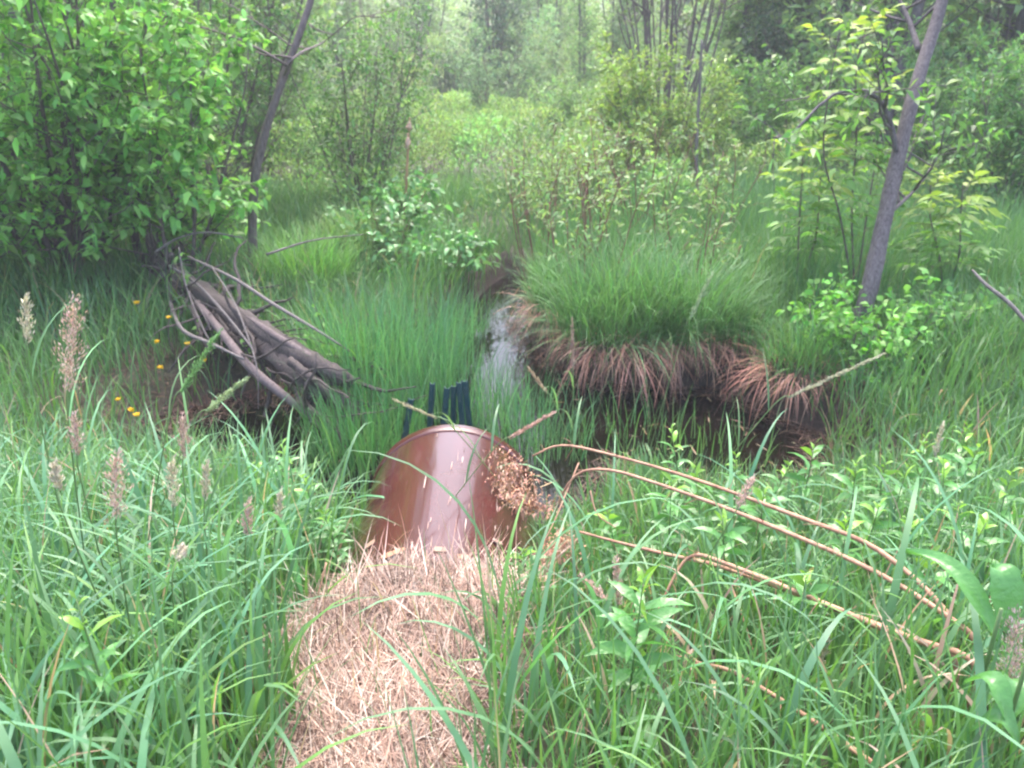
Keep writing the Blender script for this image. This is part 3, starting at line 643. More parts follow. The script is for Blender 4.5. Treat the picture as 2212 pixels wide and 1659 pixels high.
# bushes in the meadow that read as individuals
WB = 'taller bushes standing in the meadow'
for px, Y, H, base, lab in [(1425, 11.5, 1.9, (.23, .34, .09), 'yellow-green bush with dark twigs in front of the bare stem thicket'),
                            (1240, 16.5, 1.3, (.20, .33, .13), 'pale willow bush in mid meadow left of the yellow-green bush'),
                            (560, 14.0, 2.0, (.17, .30, .10), 'full green willow bush just right of the leaning trunk'),
                            (430, 13.0, 3.0, (.17, .30, .10), 'tall willow bush left of the leaning trunk'),
                            (1080, 22.0, 2.6, (.18, .29, .17), 'round blue-green bush at the foot of the dark grey-green tree'),
                            (1700, 12.5, 1.7, (.16, .31, .09), 'green bush left of the thick leaning trunk'),
                            (2080, 11.0, 2.2, (.15, .29, .10), 'fine-leaved bush at the right edge behind the thick trunk'),
                            (2210, 9.0, 1.8, (.13, .27, .09), 'low dark bush cut off by the right frame edge'),
                            (1880, 15.0, 2.6, (.16, .31, .10), 'tall green bush behind the thick leaning trunk')]:
    bush('willow_bush', G(W(px, 400, Y)[:2]), lab, 'bush', H, 13, .40, 10, .7, .06, 6, .3, 11, (.06, .11), (.022, .038), base, WB, (.016, .004), 'bark2', 1, 'leaf', .15)

# ------------------------------------------------------------------ trees with trunks
def tree(name, pts, rad, lab, bark, limbs, crown, base, ll, lw, nl=8, sides=12, grp=None, ntw=5, lt=.4, nb=6, detail=1, lb=1.0, rough=.04):
    o0 = np.array(pts[0]); t = thing(name, o0, lab, 'tree', grp)
    P = catmull(pts, 40) - o0; B = MB(); tube(B, P, rad, sides, rough=rough); tk = B.build('trunk', bark, t)
    LB = MB(); S = []
    for lp, r in limbs:
        q = catmull(lp, 18) - o0; b1 = MB(); tube(b1, q, [r, r * .35], 7); b1.build('limb', bark, tk); S.append(q)
    if crown:
        k = int(len(P) * crown); S2 = S + [P[k:]]
        A, D = grow(LB, S2, nb, lb, .15, ntw, lt, nl, .012, .05, 1.0, 4, .004)
        LB.build('branchwork', bark, t)
        L = MB(); n = len(A); leaves(L, A, D, rng.uniform(*ll, n), rng.uniform(*lw, n), cvar(base, n, .25, .1), .25, detail); L.build('crown', 'leaf', t)
    return t
# thick leaning trunk on the right
Yr = 6.0
b0 = W(1838, 775, 5.25); b0 = np.array([b0[0], b0[1], G(b0[:2])[2] - .1])
pts = [b0, W(1872, 650, 5.4), W(1905, 500, 5.6), W(1935, 360, 5.8), W(1975, 200, 6.0), W(2030, 20, 6.3), W(2075, -160, 6.5), W(2120, -420, 6.7), W(2150, -700, 6.9)]
rad = np.array([.075, .060, .056, .052, .047, .042, .037, .03, .018])
tree('leaning_tree', pts, rad, 'thick grey-purple leaning trunk right of the pool with a forked side branch', 'bark',
     [([W(1940, 345, 5.82), W(1920, 255, 5.8), W(1885, 205, 5.75), W(1800, 205, 5.6), W(1700, 300, 5.4)], .022),
      ([W(1985, 110, 6.22), W(1965, 50, 6.4), W(1930, -30, 6.6), W(1860, -200, 6.8)], .024),
      ([W(2045, -50, 6.4), W(2110, -260, 6.1), W(2160, -480, 5.9)], .022),
      ([W(1912, 470, 5.66), W(1985, 400, 6.0), W(2030, 330, 6.6)], .016)],
     .72, (.13, .27, .07), (.07, .11), (.025, .04), 7)
# left leaning trunk
b0 = W(533, 515, 7.2); b0 = np.array([b0[0], b0[1], G(b0[:2])[2] - .1])
pts = [b0, W(548, 410, 7.2), W(575, 280, 7.25), W(615, 160, 7.3), W(655, 50, 7.4), W(690, -60, 7.6), W(725, -220, 7.8), W(740, -450, 8.1)]
tree('leaning_tree', pts, np.array([.045, .040, .036, .032, .029, .025, .02, .012]), 'slim reddish grey trunk leaning right beside the left shrubs', 'bark2',
     [([W(612, 165, 7.3), W(640, 120, 7.2), W(700, 90, 8.7), W(760, 40, 7.8)], .014), ([W(672, 0, 7.5), W(640, -120, 7.2), W(600, -260, 8.1)], .018)],
     .62, (.14, .26, .08), (.06, .10), (.02, .035), 7)
# thin trunks in the left background
for i_, (pp, Y, r, lab) in enumerate([([(100, 330), (85, 215), (55, 110), (25, 20), (-10, -90), (-40, -300)], 7.0, .045, 'grey trunk leaning left among the shrubs at the left edge'),
                       ([(255, 300), (248, 120), (244, 20), (240, -140), (236, -330)], 7.2, .030, 'straight dark trunk behind the left shrubs'),
                       ([(175, 330), (185, 130), (170, 0), (160, -150), (140, -300)], 7.0, .018, 'thinnest upright trunk between the two left trunks')]):
    q = [W(x, y, Y) for x, y in pp]; g = G(q[0][:2]); q = [g - UP * .1] + q
    tree('background_tree', q, np.array([r * 1.3, r, r * .8, r * .4]), lab, 'bark', [], .5, (.12, .25, .075), (.06, .10), (.025, .04), 7, 8, 'thin trees behind the left shrubs')

# sapling with compound yellow-green leaves, left of the thick trunk
def compound_sapling(base, top_pts, lab, tip_px=True):
    t = thing('ash_sapling', base, lab, 'sapling', 'ash saplings by the thick trunk'); B = MB(); L = MB()
    for P in top_pts:
        q = catmull(P, 20) - base; tube(B, q, [.009, .004], 6)
        for k in range(24):
            s = .25 + .75 * (k + rng.random() * .6) / 24; p = poly_at(q, min(s, 1)); az = k * 2.4 + rng.random()
            d = np.array([math.cos(az), math.sin(az), .35 if s < .9 else 1.0]); Lr = rng.uniform(.20, .32) * (1.1 - .3 * s)
            ra = wander(p, d, Lr, 5, .08, -.08); tube(B, ra, [.0025, .001], 3)
            n = 7; A = []; D = []
            for j in range(n):
                u = .35 + .65 * (j // 2) / 3; pt = poly_at(ra, min(1, u)); tdir = nrm(ra[-1] - ra[0]); sd = np.cross(tdir, UP) * (1 if j % 2 else -1)
                A.append(pt); D.append(tdir * .8 + sd * .9 if j < 6 else tdir)
            base_c = np.array((.15, .32, .07)) * (1 - s ** 3) + np.array((.33, .42, .08)) * s ** 3
            leaves(L, np.array(A), np.array(D), rng.uniform(.085, .14, n), rng.uniform(.032, .05, n), cvar(base_c, n, .15, .08), .35, 2)
    B.build('stem', 'bark2', t); L.build('foliage', 'leaf', t)
b = W(1850, 640, 6.3); b = G(b[:2])
compound_sapling(b, [[b, W(1840, 460, 6.3), W(1850, 300, 6.2), W(1850, 150, 6.1), W(1875, 45, 6.0)],
                     [b, W(1815, 470, 6.2), W(1780, 340, 6.0), W(1790, 200, 5.9), W(1815, 60, 5.8)],
                     [b, W(1870, 480, 6.4), W(1895, 320, 6.5), W(1905, 180, 6.5)]], 'slender sapling with yellow-green tips just left of the thick trunk')
b = G(W(1720, 640, 6.6)[:2])
compound_sapling(b, [[b, W(1725, 520, 6.5), W(1730, 420, 6.4), W(1735, 330, 6.3)], [b, W(1760, 520, 6.5), W(1770, 420, 6.4), W(1775, 340, 6.3)]], 'shorter sapling left of the slender one, with hanging bright leaves')
b = G(W(2040, 640, 6.3)[:2])
compound_sapling(b, [[b, W(2030, 560, 6.2), W(2010, 470, 6.1), W(2010, 400, 6.0)], [b, W(2070, 560, 6.1), W(2075, 470, 6.0), W(2080, 400, 5.9)]], 'low sapling right of the thick trunk')
FB = 'bushes at the foot of the thick trunk'
bush('honeysuckle_bush', G(W(1790, 800, 5.0)[:2]), 'bright small-leaved bush in front of the thick trunk foot', 'bush', .58, 6, .5, 6, .28, .1, 4, .2, 6, (.045, .08), (.025, .042), (.18, .40, .08), FB, (.008, .003))
bush('honeysuckle_bush', G(W(1930, 770, 5.2)[:2]), 'leafy bush on the right of the thick trunk foot', 'bush', .52, 5, .55, 6, .28, .1, 4, .2, 5, (.055, .10), (.03, .05), (.17, .37, .09), FB, (.008, .003))

# ------------------------------------------------------------------ background trees
BG = 'trees at the far side of the meadow'
def proto_tree(name, H, nst, spread, base, lab, s0, nb, ll, bark='bark', nl=7, lb=1.3, r=(.07, .012), lw=None, ntw=5):
    t = thing(name, (0, 0, 0), lab, 'tree', BG); S = stems_fan(nst, .3, H, spread, .05, .05, .8); B = MB()
    for q in S: tube(B, q, list(r), 6)
    B.build('trunk', bark, t); B = MB()
    A, D = grow(B, S, nb, lb, s0, ntw, .55, nl, .015, .05, 1.0, 3, .004); B.build('branchwork', bark, t)
    L = MB(); n = len(A); leaves(L, A, D, rng.uniform(*ll, n), rng.uniform(*(lw or (ll[0] * .4, ll[1] * .45)), n), cvar(base, n, .25, .1), .2, 1); L.build('crown', 'leaf', t)
    return t
first = {}
kinds = {'pale': lambda l: proto_tree('alder_tree', 6.2, 6, .16, (.235, .36, .16), l, .04, 22, (.11, .19), nl=11, ntw=6),
         'dark': lambda l: proto_tree('cedar_tree', 4.2, 5, .22, (.09, .16, .10), l, .03, 18, (.10, .17), 'bark2', 12, .9),
         'bare': lambda l: proto_tree('bare_thicket', 5.4, 26, .22, (.14, .22, .08), l, .3, 4, (.07, .11), 'bark2', 3, .9, (.018, .006)),
         'slim': lambda l: proto_tree('birch_tree', 7.0, 3, .08, (.22, .36, .14), l, .05, 26, (.10, .16), nl=11, ntw=6)}
for kind, px, Y, s, lab in [
    ('pale', 360, 15, 1.5, 'broad pale alder left of the leaning trunk, nearest of the far trees'), ('slim', 250, 14, 1.5, 'slim tree behind the left trunks'), ('pale', 60, 15, 1.7, 'pale tree behind the left edge shrubs'),
    ('pale', 560, 20, 1.6, 'pale tree seen over the leaning trunk'), ('slim', 690, 24, .8, 'slim tree right of the leaning trunk top'), ('pale', 760, 30, .85, 'hazy pale tree left of the bare grey thicket'),
    ('bare', 830, 26, .75, 'bare lilac-grey thicket in the hazy middle distance'), ('dark', 1055, 27, 1.05, 'dark grey-green tree standing in the middle of the far edge'), ('dark', 985, 25.5, .55, 'small dark tree touching the left side of the dark grey-green tree'),
    ('pale', 930, 34, .8, 'hazy tree just behind the left of the dark grey-green tree'), ('pale', 1180, 33, .8, 'hazy tree just behind the right of the dark grey-green tree'), ('dark', 1130, 36, 1.0, 'faint dark tree highest in the far middle'),
    ('slim', 1270, 25, .7, 'slim tree left of the bare purple stems'), ('bare', 1440, 15.5, 1.3, 'dense clump of bare purple-brown stems right of the middle'), ('pale', 1330, 28, .8, 'pale tree behind the bare purple stems'),
    ('pale', 1590, 19, .8, 'pale tree right of the bare purple stems'), ('dark', 1660, 17, .7, 'dark bushy tree left of the sapling top'), ('slim', 1560, 18, .72, 'slim tree with pale trunk beside the dead pole'),
    ('pale', 1760, 18, 1.7, 'pale tree behind the sapling top'), ('slim', 1850, 14, 1.5, 'slim tree between sapling and thick trunk'), ('dark', 2110, 16, .9, 'dark tree right of the thick trunk'),
    ('bare', 2140, 14, .8, 'bare twiggy thicket right of the thick trunk'), ('pale', 2190, 14, 1.6, 'pale tree at the right frame edge'), ('pale', 2000, 24, 1.1, 'pale tree far behind the thick trunk'),
    ('slim', 470, 27, 1.0, 'far slim tree above the tall willow bush'), ('pale', 1480, 34, .9, 'far hazy tree above the bare purple stems')]:
    g = G(W(px, 300, Y)[:2]); rz = rng.uniform(0, 6.28); sc = (s, s, s * rng.uniform(.92, 1.08))
    if kind not in first:
        o = kinds[kind](lab); first[kind] = o; o.location = g.tolist(); o.rotation_euler = (0, 0, rz); o.scale = sc
    else: dup(first[kind], g, rz, sc, lab, BG)
# far wood that reads as one mass
B = MB()
for k in range(430):
    y = rng.uniform(33, 60); x = rng.uniform(-.85 * y, .85 * y); h = rng.uniform(3.0, 5.2) + .02 * abs(x) ** 1.4
    g = float(gz(np.array([x]), np.array([y]))[0]); m = 420; r = rng.uniform(.9, 2.0)
    q = wander((x, y, g - .2), (rng.normal(0, .1), 0, 1), h * .9, 6, .05, .05); tube(B, q, [.04, .012], 4, (.22, .21, .20))
    t = rng.random(m) ** .75; a = rng.uniform(0, 6.283, m); rr = r * np.sqrt(rng.random(m)) * (1 - .5 * t)
    Pp = np.stack([x + rr * np.cos(a), y + rr * np.sin(a), g + .2 + t * h], 1)
    c = [(.24, .36, .17), (.19, .30, .17), (.27, .38, .18), (.26, .29, .22)][rng.integers(0, 4)]  # leaf tones lightened so their colour carries part of the distance haze
    leaves(B, Pp, np.stack([np.cos(a), np.sin(a), rng.normal(.3, .5, m)], 1), rng.uniform(.16, .34, m), rng.uniform(.08, .16, m), cvar(c, m, .25, .08), .2, 1)
tag(B.build('far_wood', 'leaf'), 'hazy pale green wood closing the view behind the meadow', 'wood', kind='stuff')

# ------------------------------------------------------------------ dead wood
def stick(name, pts, r, lab, cat, m='log', grp=None, sides=8, rough=.05, n=24, forks=()):
    pts = [np.asarray(q, float) for q in pts]; o0 = pts[0]
    ob = None; B = MB(); tube(B, catmull(pts, n), r, sides, rough=rough)
    for fp, fr in forks: tube(B, catmull(fp, 12), fr, max(4, sides - 2), rough=rough)
    ob = B.build(name, m, loc=o0); return tag(ob, lab, cat, grp)
DW = 'dead branches piled on the left bank'
WL = lambda px, py, z: WZ(px - 14, py + 14, z)
stick('fallen_log', [WL(330, 545, .52), WL(355, 562, .55), WL(430, 608, .53), WL(540, 692, .46), WL(650, 782, .36), WL(750, 862, .2), WL(800, 905, .06)], [.06, .08, .09, .085, .07, .05], 'thick grey fallen log slanting from the left shrubs down to the sedge', 'log', 'log', DW, 12, .12, 34,
      [([WL(360, 590, .58), WL(372, 566, .66), WL(386, 535, .80)], [.032, .018])])
stick('fallen_log', [WL(395, 590, .58), WL(500, 650, .54), WL(610, 722, .48), WL(720, 785, .42), WL(775, 815, .34)], [.05, .07, .065, .045], 'second grey log lying along the back of the thick log', 'log', 'log', DW, 12, .12, 34)
stick('fallen_log', [WL(380, 600, .44), WL(480, 655, .42), WL(590, 745, .36), WL(690, 830, .24), WL(745, 885, .08)], [.045, .06, .055, .035], 'brown log pressed under the front of the thick log', 'log', 'bark2', DW, 12, .12, 34)
stick('dead_branch', [WL(440, 640, .55), WL(490, 700, .50), WL(550, 775, .40), WL(620, 835, .28), WL(690, 890, .12), WL(735, 945, -.05)], [.026, .03, .028, .016], 'dark branch dropping from the log stack into the muddy pool', 'branch', 'bark2', DW, 8, .05)
stick('dead_branch', [WL(372, 590, .55), WL(385, 650, .50), WL(410, 700, .5), WL(470, 728, .52), WL(540, 762, .46)], [.012, .014, .008], 'grey branch crossing under the upper end of the log', 'branch', 'grey_twig', DW, 6, .05)
stick('dead_branch', [WL(420, 540, .85), WL(520, 588, .80), WL(600, 640, .72), WL(700, 700, .62), WL(770, 745, .5)], [.007, .012, .011, .004], 'long pale bare branch lying over the grass behind the logs', 'branch', 'grey_twig', DW, 6, .04)
stick('dead_branch', [WL(350, 530, .75), WL(400, 500, .85), WL(460, 488, .9), WL(540, 500, .85)], [.012, .01, .006], 'curved grey branch arching at the foot of the left shrubs', 'branch', 'grey_twig', DW, 6, .04)
stick('dead_branch', [WL(470, 560, .85), WL(520, 640, .72), WL(555, 730, .55), WL(570, 790, .42), WL(572, 870, .2)], [.005, .005, .003], 'thin pale twig hanging down across the logs to the mud', 'twig', 'grey_twig', DW, 5, .03)
stick('dead_branch', [WL(590, 535, .75), WL(690, 505, .78), WL(800, 492, .75)], [.012, .009, .005], 'slim grey branch lying level toward the whitish shrub', 'branch', 'grey_twig', DW, 5, .03)
stick('dead_branch', [WL(640, 765, .46), WL(700, 815, .36), WL(755, 872, .2)], [.03, .028, .018], 'short broken branch at the lower end of the logs', 'branch', 'log', DW, 8, .06)
stick('dead_branch', [WL(500, 640, .56), WL(600, 705, .54), WL(700, 765, .46), WL(760, 800, .38)], [.022, .026, .016], 'brown branch wedged between the two logs', 'branch', 'bark2', DW, 7, .06)
stick('dead_branch', [WL(380, 560, .72), WL(440, 600, .66), WL(505, 670, .58), WL(560, 740, .48)], [.010, .012, .006], 'slender grey branch lying on top of the thick log', 'branch', 'grey_twig', DW, 6, .05)
stick('dead_branch', [WL(400, 520, .9), WL(415, 600, .66), WL(450, 690, .5), WL(478, 740, .4)], [.006, .007, .004], 'thin forked twig standing against the upper log', 'twig', 'grey_twig', DW, 5, .03, 24, [([WL(418, 610, .66), WL(445, 650, .6), WL(470, 700, .55)], [.004, .002])])
B = MB(); LF = MB()
for k in range(150):
    u = rng.random(); a = WL(*(np.array([345, 555]) * (1 - u) + np.array([735, 850]) * u + rng.normal(0, 24, 2)), .66 - .44 * u)
    dd = np.array((.62, -.75, -.22)) if rng.random() < .65 else rng.normal(0, .8, 3)
    q = wander(a, dd + rng.normal(0, .3, 3), rng.uniform(.2, .8), 7, .2, -.01); r_ = rng.choice([.004, .006, .009, .016]); tube(B, q, [r_, r_ * .9, r_ * .3], 5, rough=.15)
    if k % 9 == 0:
        A = np.array([poly_at(q, v) for v in rng.uniform(.3, 1, 9)]); leaves(LF, A, rng.normal(0, 1, (9, 3)) + UP * .4, rng.uniform(.03, .06, 9), rng.uniform(.018, .03, 9), cvar((.17, .36, .08), 9, .2, .1), .3, 2)
tag(LF.build('leafy_sprig', 'leaf'), 'small bright leaves sprouting through the fallen logs', 'leaves', kind='stuff')
tag(B.build('twig_tangle', 'log'), 'dark tangle of thin dead twigs caught among the fallen logs', 'twigs', kind='stuff')
# dead poles
g = G(W(1505, 520, 9.2)[:2])
stick('dead_pole', [g, W(1504, 420, 9.2), W(1505, 300, 9.2), W(1512, 180, 9.2), W(1516, 85, 9.2)], [.020, .022, .02, .016, .012], 'pale bare dead pole standing in mid meadow', 'dead pole', 'grey_twig', None, 6, .03, 24, [([W(1510, 250, 9.2), W(1530, 330, 9.15), W(1545, 390, 9.1)], [.008, .003])])
stick('dead_stalk', [W(2225, 705, 3.9), W(2180, 655, 4.0), W(2130, 615, 4.1), W(2100, 583, 4.2)], [.010, .011, .006], 'tan broken stalk slanting in from the right edge', 'stalk', 'grey_twig', None, 6, .04)
g = G(W(1590, 640, 7.2)[:2]); stick('dead_stalk', [g, W(1592, 560, 7.1), W(1600, 530, 7.1)], [.014, .012, .009], 'short brown broken stem in the sedge behind the tussocks', 'stalk', 'cane', None, 6, .04)

# ------------------------------------------------------------------ dead canes with flower heads (right foreground)
DC = 'fallen orange-brown dead canes'
def flower_head(B, p, d, L, r, n, base=(.44, .25, .175)):
    d = nrm(np.asarray(d, float)); 
    for k in range(9):
        a = wander(p + d * L * rng.uniform(0, .5), d + rng.normal(0, .55, 3), L * rng.uniform(.4, .7), 4, .2, -.1); tube(B, a, [.0015, .0007], 3, base)
        m = n // 9; A = np.array([poly_at(a, s) for s in rng.uniform(.1, 1, m)])
        leaves(B, A + rng.normal(0, r * .35, (m, 3)), rng.normal(0, 1, (m, 3)) + d * .3, rng.uniform(.010, .024, m), rng.uniform(.004, .010, m), cvar(base, m, .35, .12), .6, 1)
canes = [([(2060, 1350, 1.75), (1900, 1190, 2.0), (1720, 1115, 2.25), (1500, 1035, 2.6), (1330, 985, 2.8), (1215, 962, 2.9), (1150, 985, 2.9)], .0055, (1110, 1000, 2.85), 'upper dead cane arching back to the flower head over the pipe rim', 1),
         ([(2110, 1400, 1.6), (2030, 1320, 1.7), (1850, 1215, 1.95), (1600, 1110, 2.3), (1420, 1045, 2.5), (1310, 1015, 2.6), (1240, 1030, 2.62), (1195, 1110, 2.6)], .0055, (1080, 1040, 2.62), 'second dead cane with a sharply bent tip, just below the upper one', 1),
         ([(2110, 1440, 1.5), (1960, 1375, 1.65), (1740, 1290, 1.9), (1560, 1225, 2.1), (1430, 1195, 2.25), (1330, 1170, 2.35), (1250, 1148, 2.4)], .0060, (1190, 1170, 2.35), 'lower dead cane ending in the big brown flower head beside the pipe', 1),
         ([(2060, 1425, 1.55), (1900, 1355, 1.7), (1700, 1270, 1.92), (1560, 1215, 2.08), (1500, 1200, 2.12), (1460, 1240, 2.1), (1400, 1370, 2.0)], .0060, None, 'dead cane with a kinked end lying along the lower one', 0),
         ([(1960, 1720, 1.15), (1830, 1610, 1.3), (1700, 1520, 1.45), (1580, 1450, 1.58), (1510, 1432, 1.65), (1485, 1410, 1.66)], .0048, None, 'separate tan dead cane near the bottom right', 0)]
for cps, r, head, lab, hd in canes:
    P = [W(*q) for q in cps]; g = G(P[0][:2]); o0 = g
    t = thing('dead_cane', o0, lab, 'cane', DC); B = MB(); tube(B, catmull([g] + P, 40) - o0, [r * 1.5, r * 1.4, r * 1.1, r * .7], 7, rough=.06)
    cc_ = catmull([g] + P, 40) - o0
    for k_ in range(9):
        u_ = rng.uniform(.2, .95); tube(B, wander(poly_at(cc_, u_), rng.normal(0, 1, 3) + (cc_[-1] - cc_[0]) * .5, rng.uniform(.03, .10), 4, .3, -.05), [.0016, .0008], 4)
    ck = B.build('stalk', 'cane', t)
    if head:
        B = MB(); hp = W(*head) - o0; pe = P[-1] - o0
        flower_head(B, pe, hp - pe + np.array([-.01, 0, -.05]), .24, .055, 560)
        B.build('flower_head', 'dry', ck)
B = MB(); c = W(1185, 1290, 2.15); 
for k in range(3): flower_head(B, c + rng.normal(0, .03, 3), (0.3 * k - .3, -.1, -1), .16, .05, 240, (.40, .235, .18))
g = G(c[:2]); tube(B, catmull([g, (c + g) / 2 + np.array([.02, 0, 0]), c + UP * .05], 10), [.003, .002], 4, (.3, .17, .12))
ob = B.build('dead_flower_stalk', 'dry', loc=g); tag(ob, 'drooping dead flower stalk at the right edge of the straw', 'dead flower')
for cps, lab in [([(1250, 1000, 2.7), (1225, 1060, 2.6), (1200, 1120, 2.5), (1165, 1190, 2.4)], 'pale bent straw stalk leaning from the canes to the pipe'),
                 ([(1275, 1060, 2.5), (1290, 1110, 2.45), (1330, 1140, 2.4)], 'curled pale straw under the second cane'),
                 ([(1580, 1265, 2.0), (1610, 1350, 1.9), (1650, 1480, 1.75), (1690, 1570, 1.65)], 'thin reddish stalk hanging below the kinked cane'),
                 ([(705, 1215, 1.98), (680, 1310, 1.9), (640, 1440, 1.78), (590, 1580, 1.65)], 'pale stiff straw stalk standing at the left edge of the straw')]:
    stick('straw_stalk', [W(*q) for q in cps], [.003, .0028, .002], lab, 'stalk', 'cane', None, 5, .02)

# ------------------------------------------------------------------ seed heads
SH = 'grass seed heads rising from the near bank'
def seed_stalk(p0, p1, Y, w, base, lab, lean=0.0, dens=1.0):
    a = W(*p0, Y); b = W(*p1, Y + .02)          # bottom and top of the head
    L = np.linalg.norm(b - a); d = nrm(b - a); g = G((a[0] - d[0] * .5 + lean, a[1] + .02))
    t = thing('seed_stalk', g, lab, 'seed head', SH)
    P = catmull([g, a * .6 + g * .4 - d * .05, a - d * .05, a + d * .02], 18); B = MB(); tube(B, P - g, [.0022, .0018], 5); sk = B.build('stalk', 'stem', t)
    B = MB(); w *= 1.5; n = int(700 * dens * max(.5, L / .2))
    # side branchlets in lobes along the axis
    A = []; D = []; lob = int(7 + 5 * dens)
    for k in range(lob):
        s = k / lob; rad = w * math.sin(math.pi * min(1, .12 + .85 * s)) ** .7 * (1.15 - .8 * s); az = k * 2.4
        h = nrm(np.array([math.cos(az), math.sin(az), 0]) - d * d[2] * 0)
        for q in range(max(1, n // lob)):
            u = rng.random(); A.append(a + d * (s * L + u * L * .22) + h * rad * u * .9 + rng.normal(0, w * .16, 3)); D.append(d + h * .5 + rng.normal(0, .25, 3))
    for q in range(n // 4):
        u = rng.random(); A.append(a + d * u * L + rng.normal(0, w * .12, 3)); D.append(d + rng.normal(0, .25, 3))
    A = np.array(A); m = len(A); leaves(B, A - g, np.array(D), rng.uniform(.007, .013, m), rng.uniform(.002, .004, m), cvar(base, m, .25, .08), 0, 1); B.build('panicle', 'seed', t)
    # two leaves on the stalk
    B = MB(); q = np.array([poly_at(P, .45), poly_at(P, .65)]) - g
    ribbons(B, q, rng.uniform(.2, .32, 2), rng.uniform(.007, .011, 2), rng.uniform(0, 6.28, 2), rng.uniform(.2, .5, 2), rng.uniform(.8, 1.8, 2), cvar(GREEN['reed'], 2), 8); B.build('leaf_blade', 'grass', sk)
pk = (.50, .35, .32); pale = (.52, .46, .37); gr = (.30, .38, .22)
for a in [((148, 848), (158, 668), 1.75, .030, pk, 'largest pink seed head, tall at the left edge'), ((60, 745), (56, 650), 1.9, .012, pale, 'narrow whitish seed head at the far left'),
          ((252, 1118), (250, 995), 1.45, .022, pk, 'stout pink seed head in the left grass, lower than the largest one'), ((396, 992), (396, 908), 2.0, .016, pk, 'pink seed head below the mud, beside the green slanting spikes'),
          ((168, 985), (160, 905), 1.7, .014, pk, 'dim pink seed head under the largest one'), ((375, 1098), (372, 1005), 1.65, .016, pale, 'pale loose seed head right of the stout pink one'),
          ((443, 1082), (446, 1008), 1.8, .010, pale, 'small upright pale seed head beside the loose one'), ((532, 1160), (536, 1092), 1.75, .013, pk, 'short pinkish seed head left of the pipe foot'),
          ((598, 1128), (606, 1068), 1.9, .010, pale, 'thin pale seed head nearest to the pipe on the left'), ((128, 1062), (118, 1008), 1.5, .010, pale, 'cream seed head low at the left edge'),
          ((445, 890), (522, 825), 2.2, .014, gr, 'whitish green spike slanting right over the mud'), ((390, 850), (465, 730), 2.0, .010, (.18, .32, .14), 'long green spike slanting right beside the yellow flowers'),
          ((1592, 1098), (1622, 1040), 2.0, .014, pk, 'pink seed head touching the upper cane'), ((1335, 1310), (1332, 1218), 1.8, .012, pk, 'pinkish seed head below the canes'),
          ((1318, 1302), (1262, 1252), 1.8, .012, pk, 'tilted pinkish seed head beside the upright one below the canes'), ((1765, 1450), (1788, 1382), 1.7, .009, pale, 'cream spike in the grass under the canes'),
          ((2190, 1490), (2192, 1345), 1.3, .034, (.45, .31, .32), 'large loose pink seed head cut by the right edge'), ((2018, 985), (2036, 922), 2.8, .010, pale, 'pale seed head in the grass at the right'),
          ((1700, 860), (1885, 776), 2.9, .008, (.34, .34, .24), 'long arching seed spike bending right in front of the dead tussock'), ((1490, 690), (1534, 600), 3.6, .010, (.30, .38, .24), 'tall pale green spike standing before the sedge'),
          ((1098, 948), (1185, 898), 2.7, .009, (.45, .28, .25), 'curved pinkish spike poking out over the pipe rim'), ((1182, 850), (1145, 800), 2.9, .006, (.42, .32, .24), 'thin spike leaning left above the pipe'),
          ((1238, 800), (1236, 702), 3.4, .006, (.42, .30, .27), 'thin pink-tipped spike in front of the tussocks'), ((385, 1210), (392, 1185), 1.5, .012, pale, 'small cream tuft in the left grass'), ((945, 905), (860, 868), 2.85, .006, (.36, .33, .22), 'thin spike bent left in front of the stakes')]:
    seed_stalk(*a)
# cattails with two tan heads, mid meadow
for px, top, bot, Yc, lab in [(884, 262, 283, 8.9, 'upper tan fluffy cattail head in the left meadow'), (880, 296, 322, 8.7, 'lower tan fluffy cattail head in the left meadow')]:
    a = W(px, bot, Yc); b = W(px + 1, top, Yc); g = G(W(px - 16, 420, Yc)[:2])
    t = thing('cattail', g, lab, 'cattail', 'old cattails in the meadow'); B = MB(); tube(B, catmull([g, (g + a) / 2, a, b + UP * .04], 16) - g, [.009, .006], 5, (.4, .28, .2)); B.build('stalk', 'cane', t)
    B = MB(); q = np.linspace(0, 1, 9)[:, None] * (b - a) + a - g; tube(B, q, [.012, .024, .03, .028, .018, .008], 11, (.62, .42, .34), .35); B.build('seed_head', 'seed', t)

# ------------------------------------------------------------------ goldenrod and broad-leaf plants
GR = 'young leafy goldenrod plants on the near bank'
def leafy_plant(px, py, Y, lab, ls=1.25, top=(.22, .42, .06), n=34, name='goldenrod_plant', base_c=(.10, .27, .07), grp=GR):
    tip = W(px, py, Y); g = G(tip[:2] + rng.normal(0, .03, 2)); H = tip[2] - g[2]
    t = thing(name, g, lab, 'plant', grp); P = catmull([np.zeros(3), np.array([.01, 0, H * .5]), tip - g], 12)
    B = MB(); tube(B, P, [.0045, .003, .0015], 6); B.build('stem', 'stem', t); L = MB()
    k = np.arange(n); s = .12 + .88 * (k / (n - 1)) ** .8; A = np.array([poly_at(P, q) for q in s]); az = k * 2.4 + rng.random() * 6
    el = np.where(s > .88, 1.6, .35 + .5 * s); D = np.stack([np.cos(az), np.sin(az), el], 1)
    ln = ls * np.where(s > .9, .06, .12) * rng.uniform(.8, 1.15, n); cc = np.where((s > .86)[:, None], top, base_c) * np.exp(rng.normal(0, .12, (n, 1)))
    leaves(L, A, D, ln, ln * .22, cc, .45, 2); L.build('foliage', 'wetleaf', t)
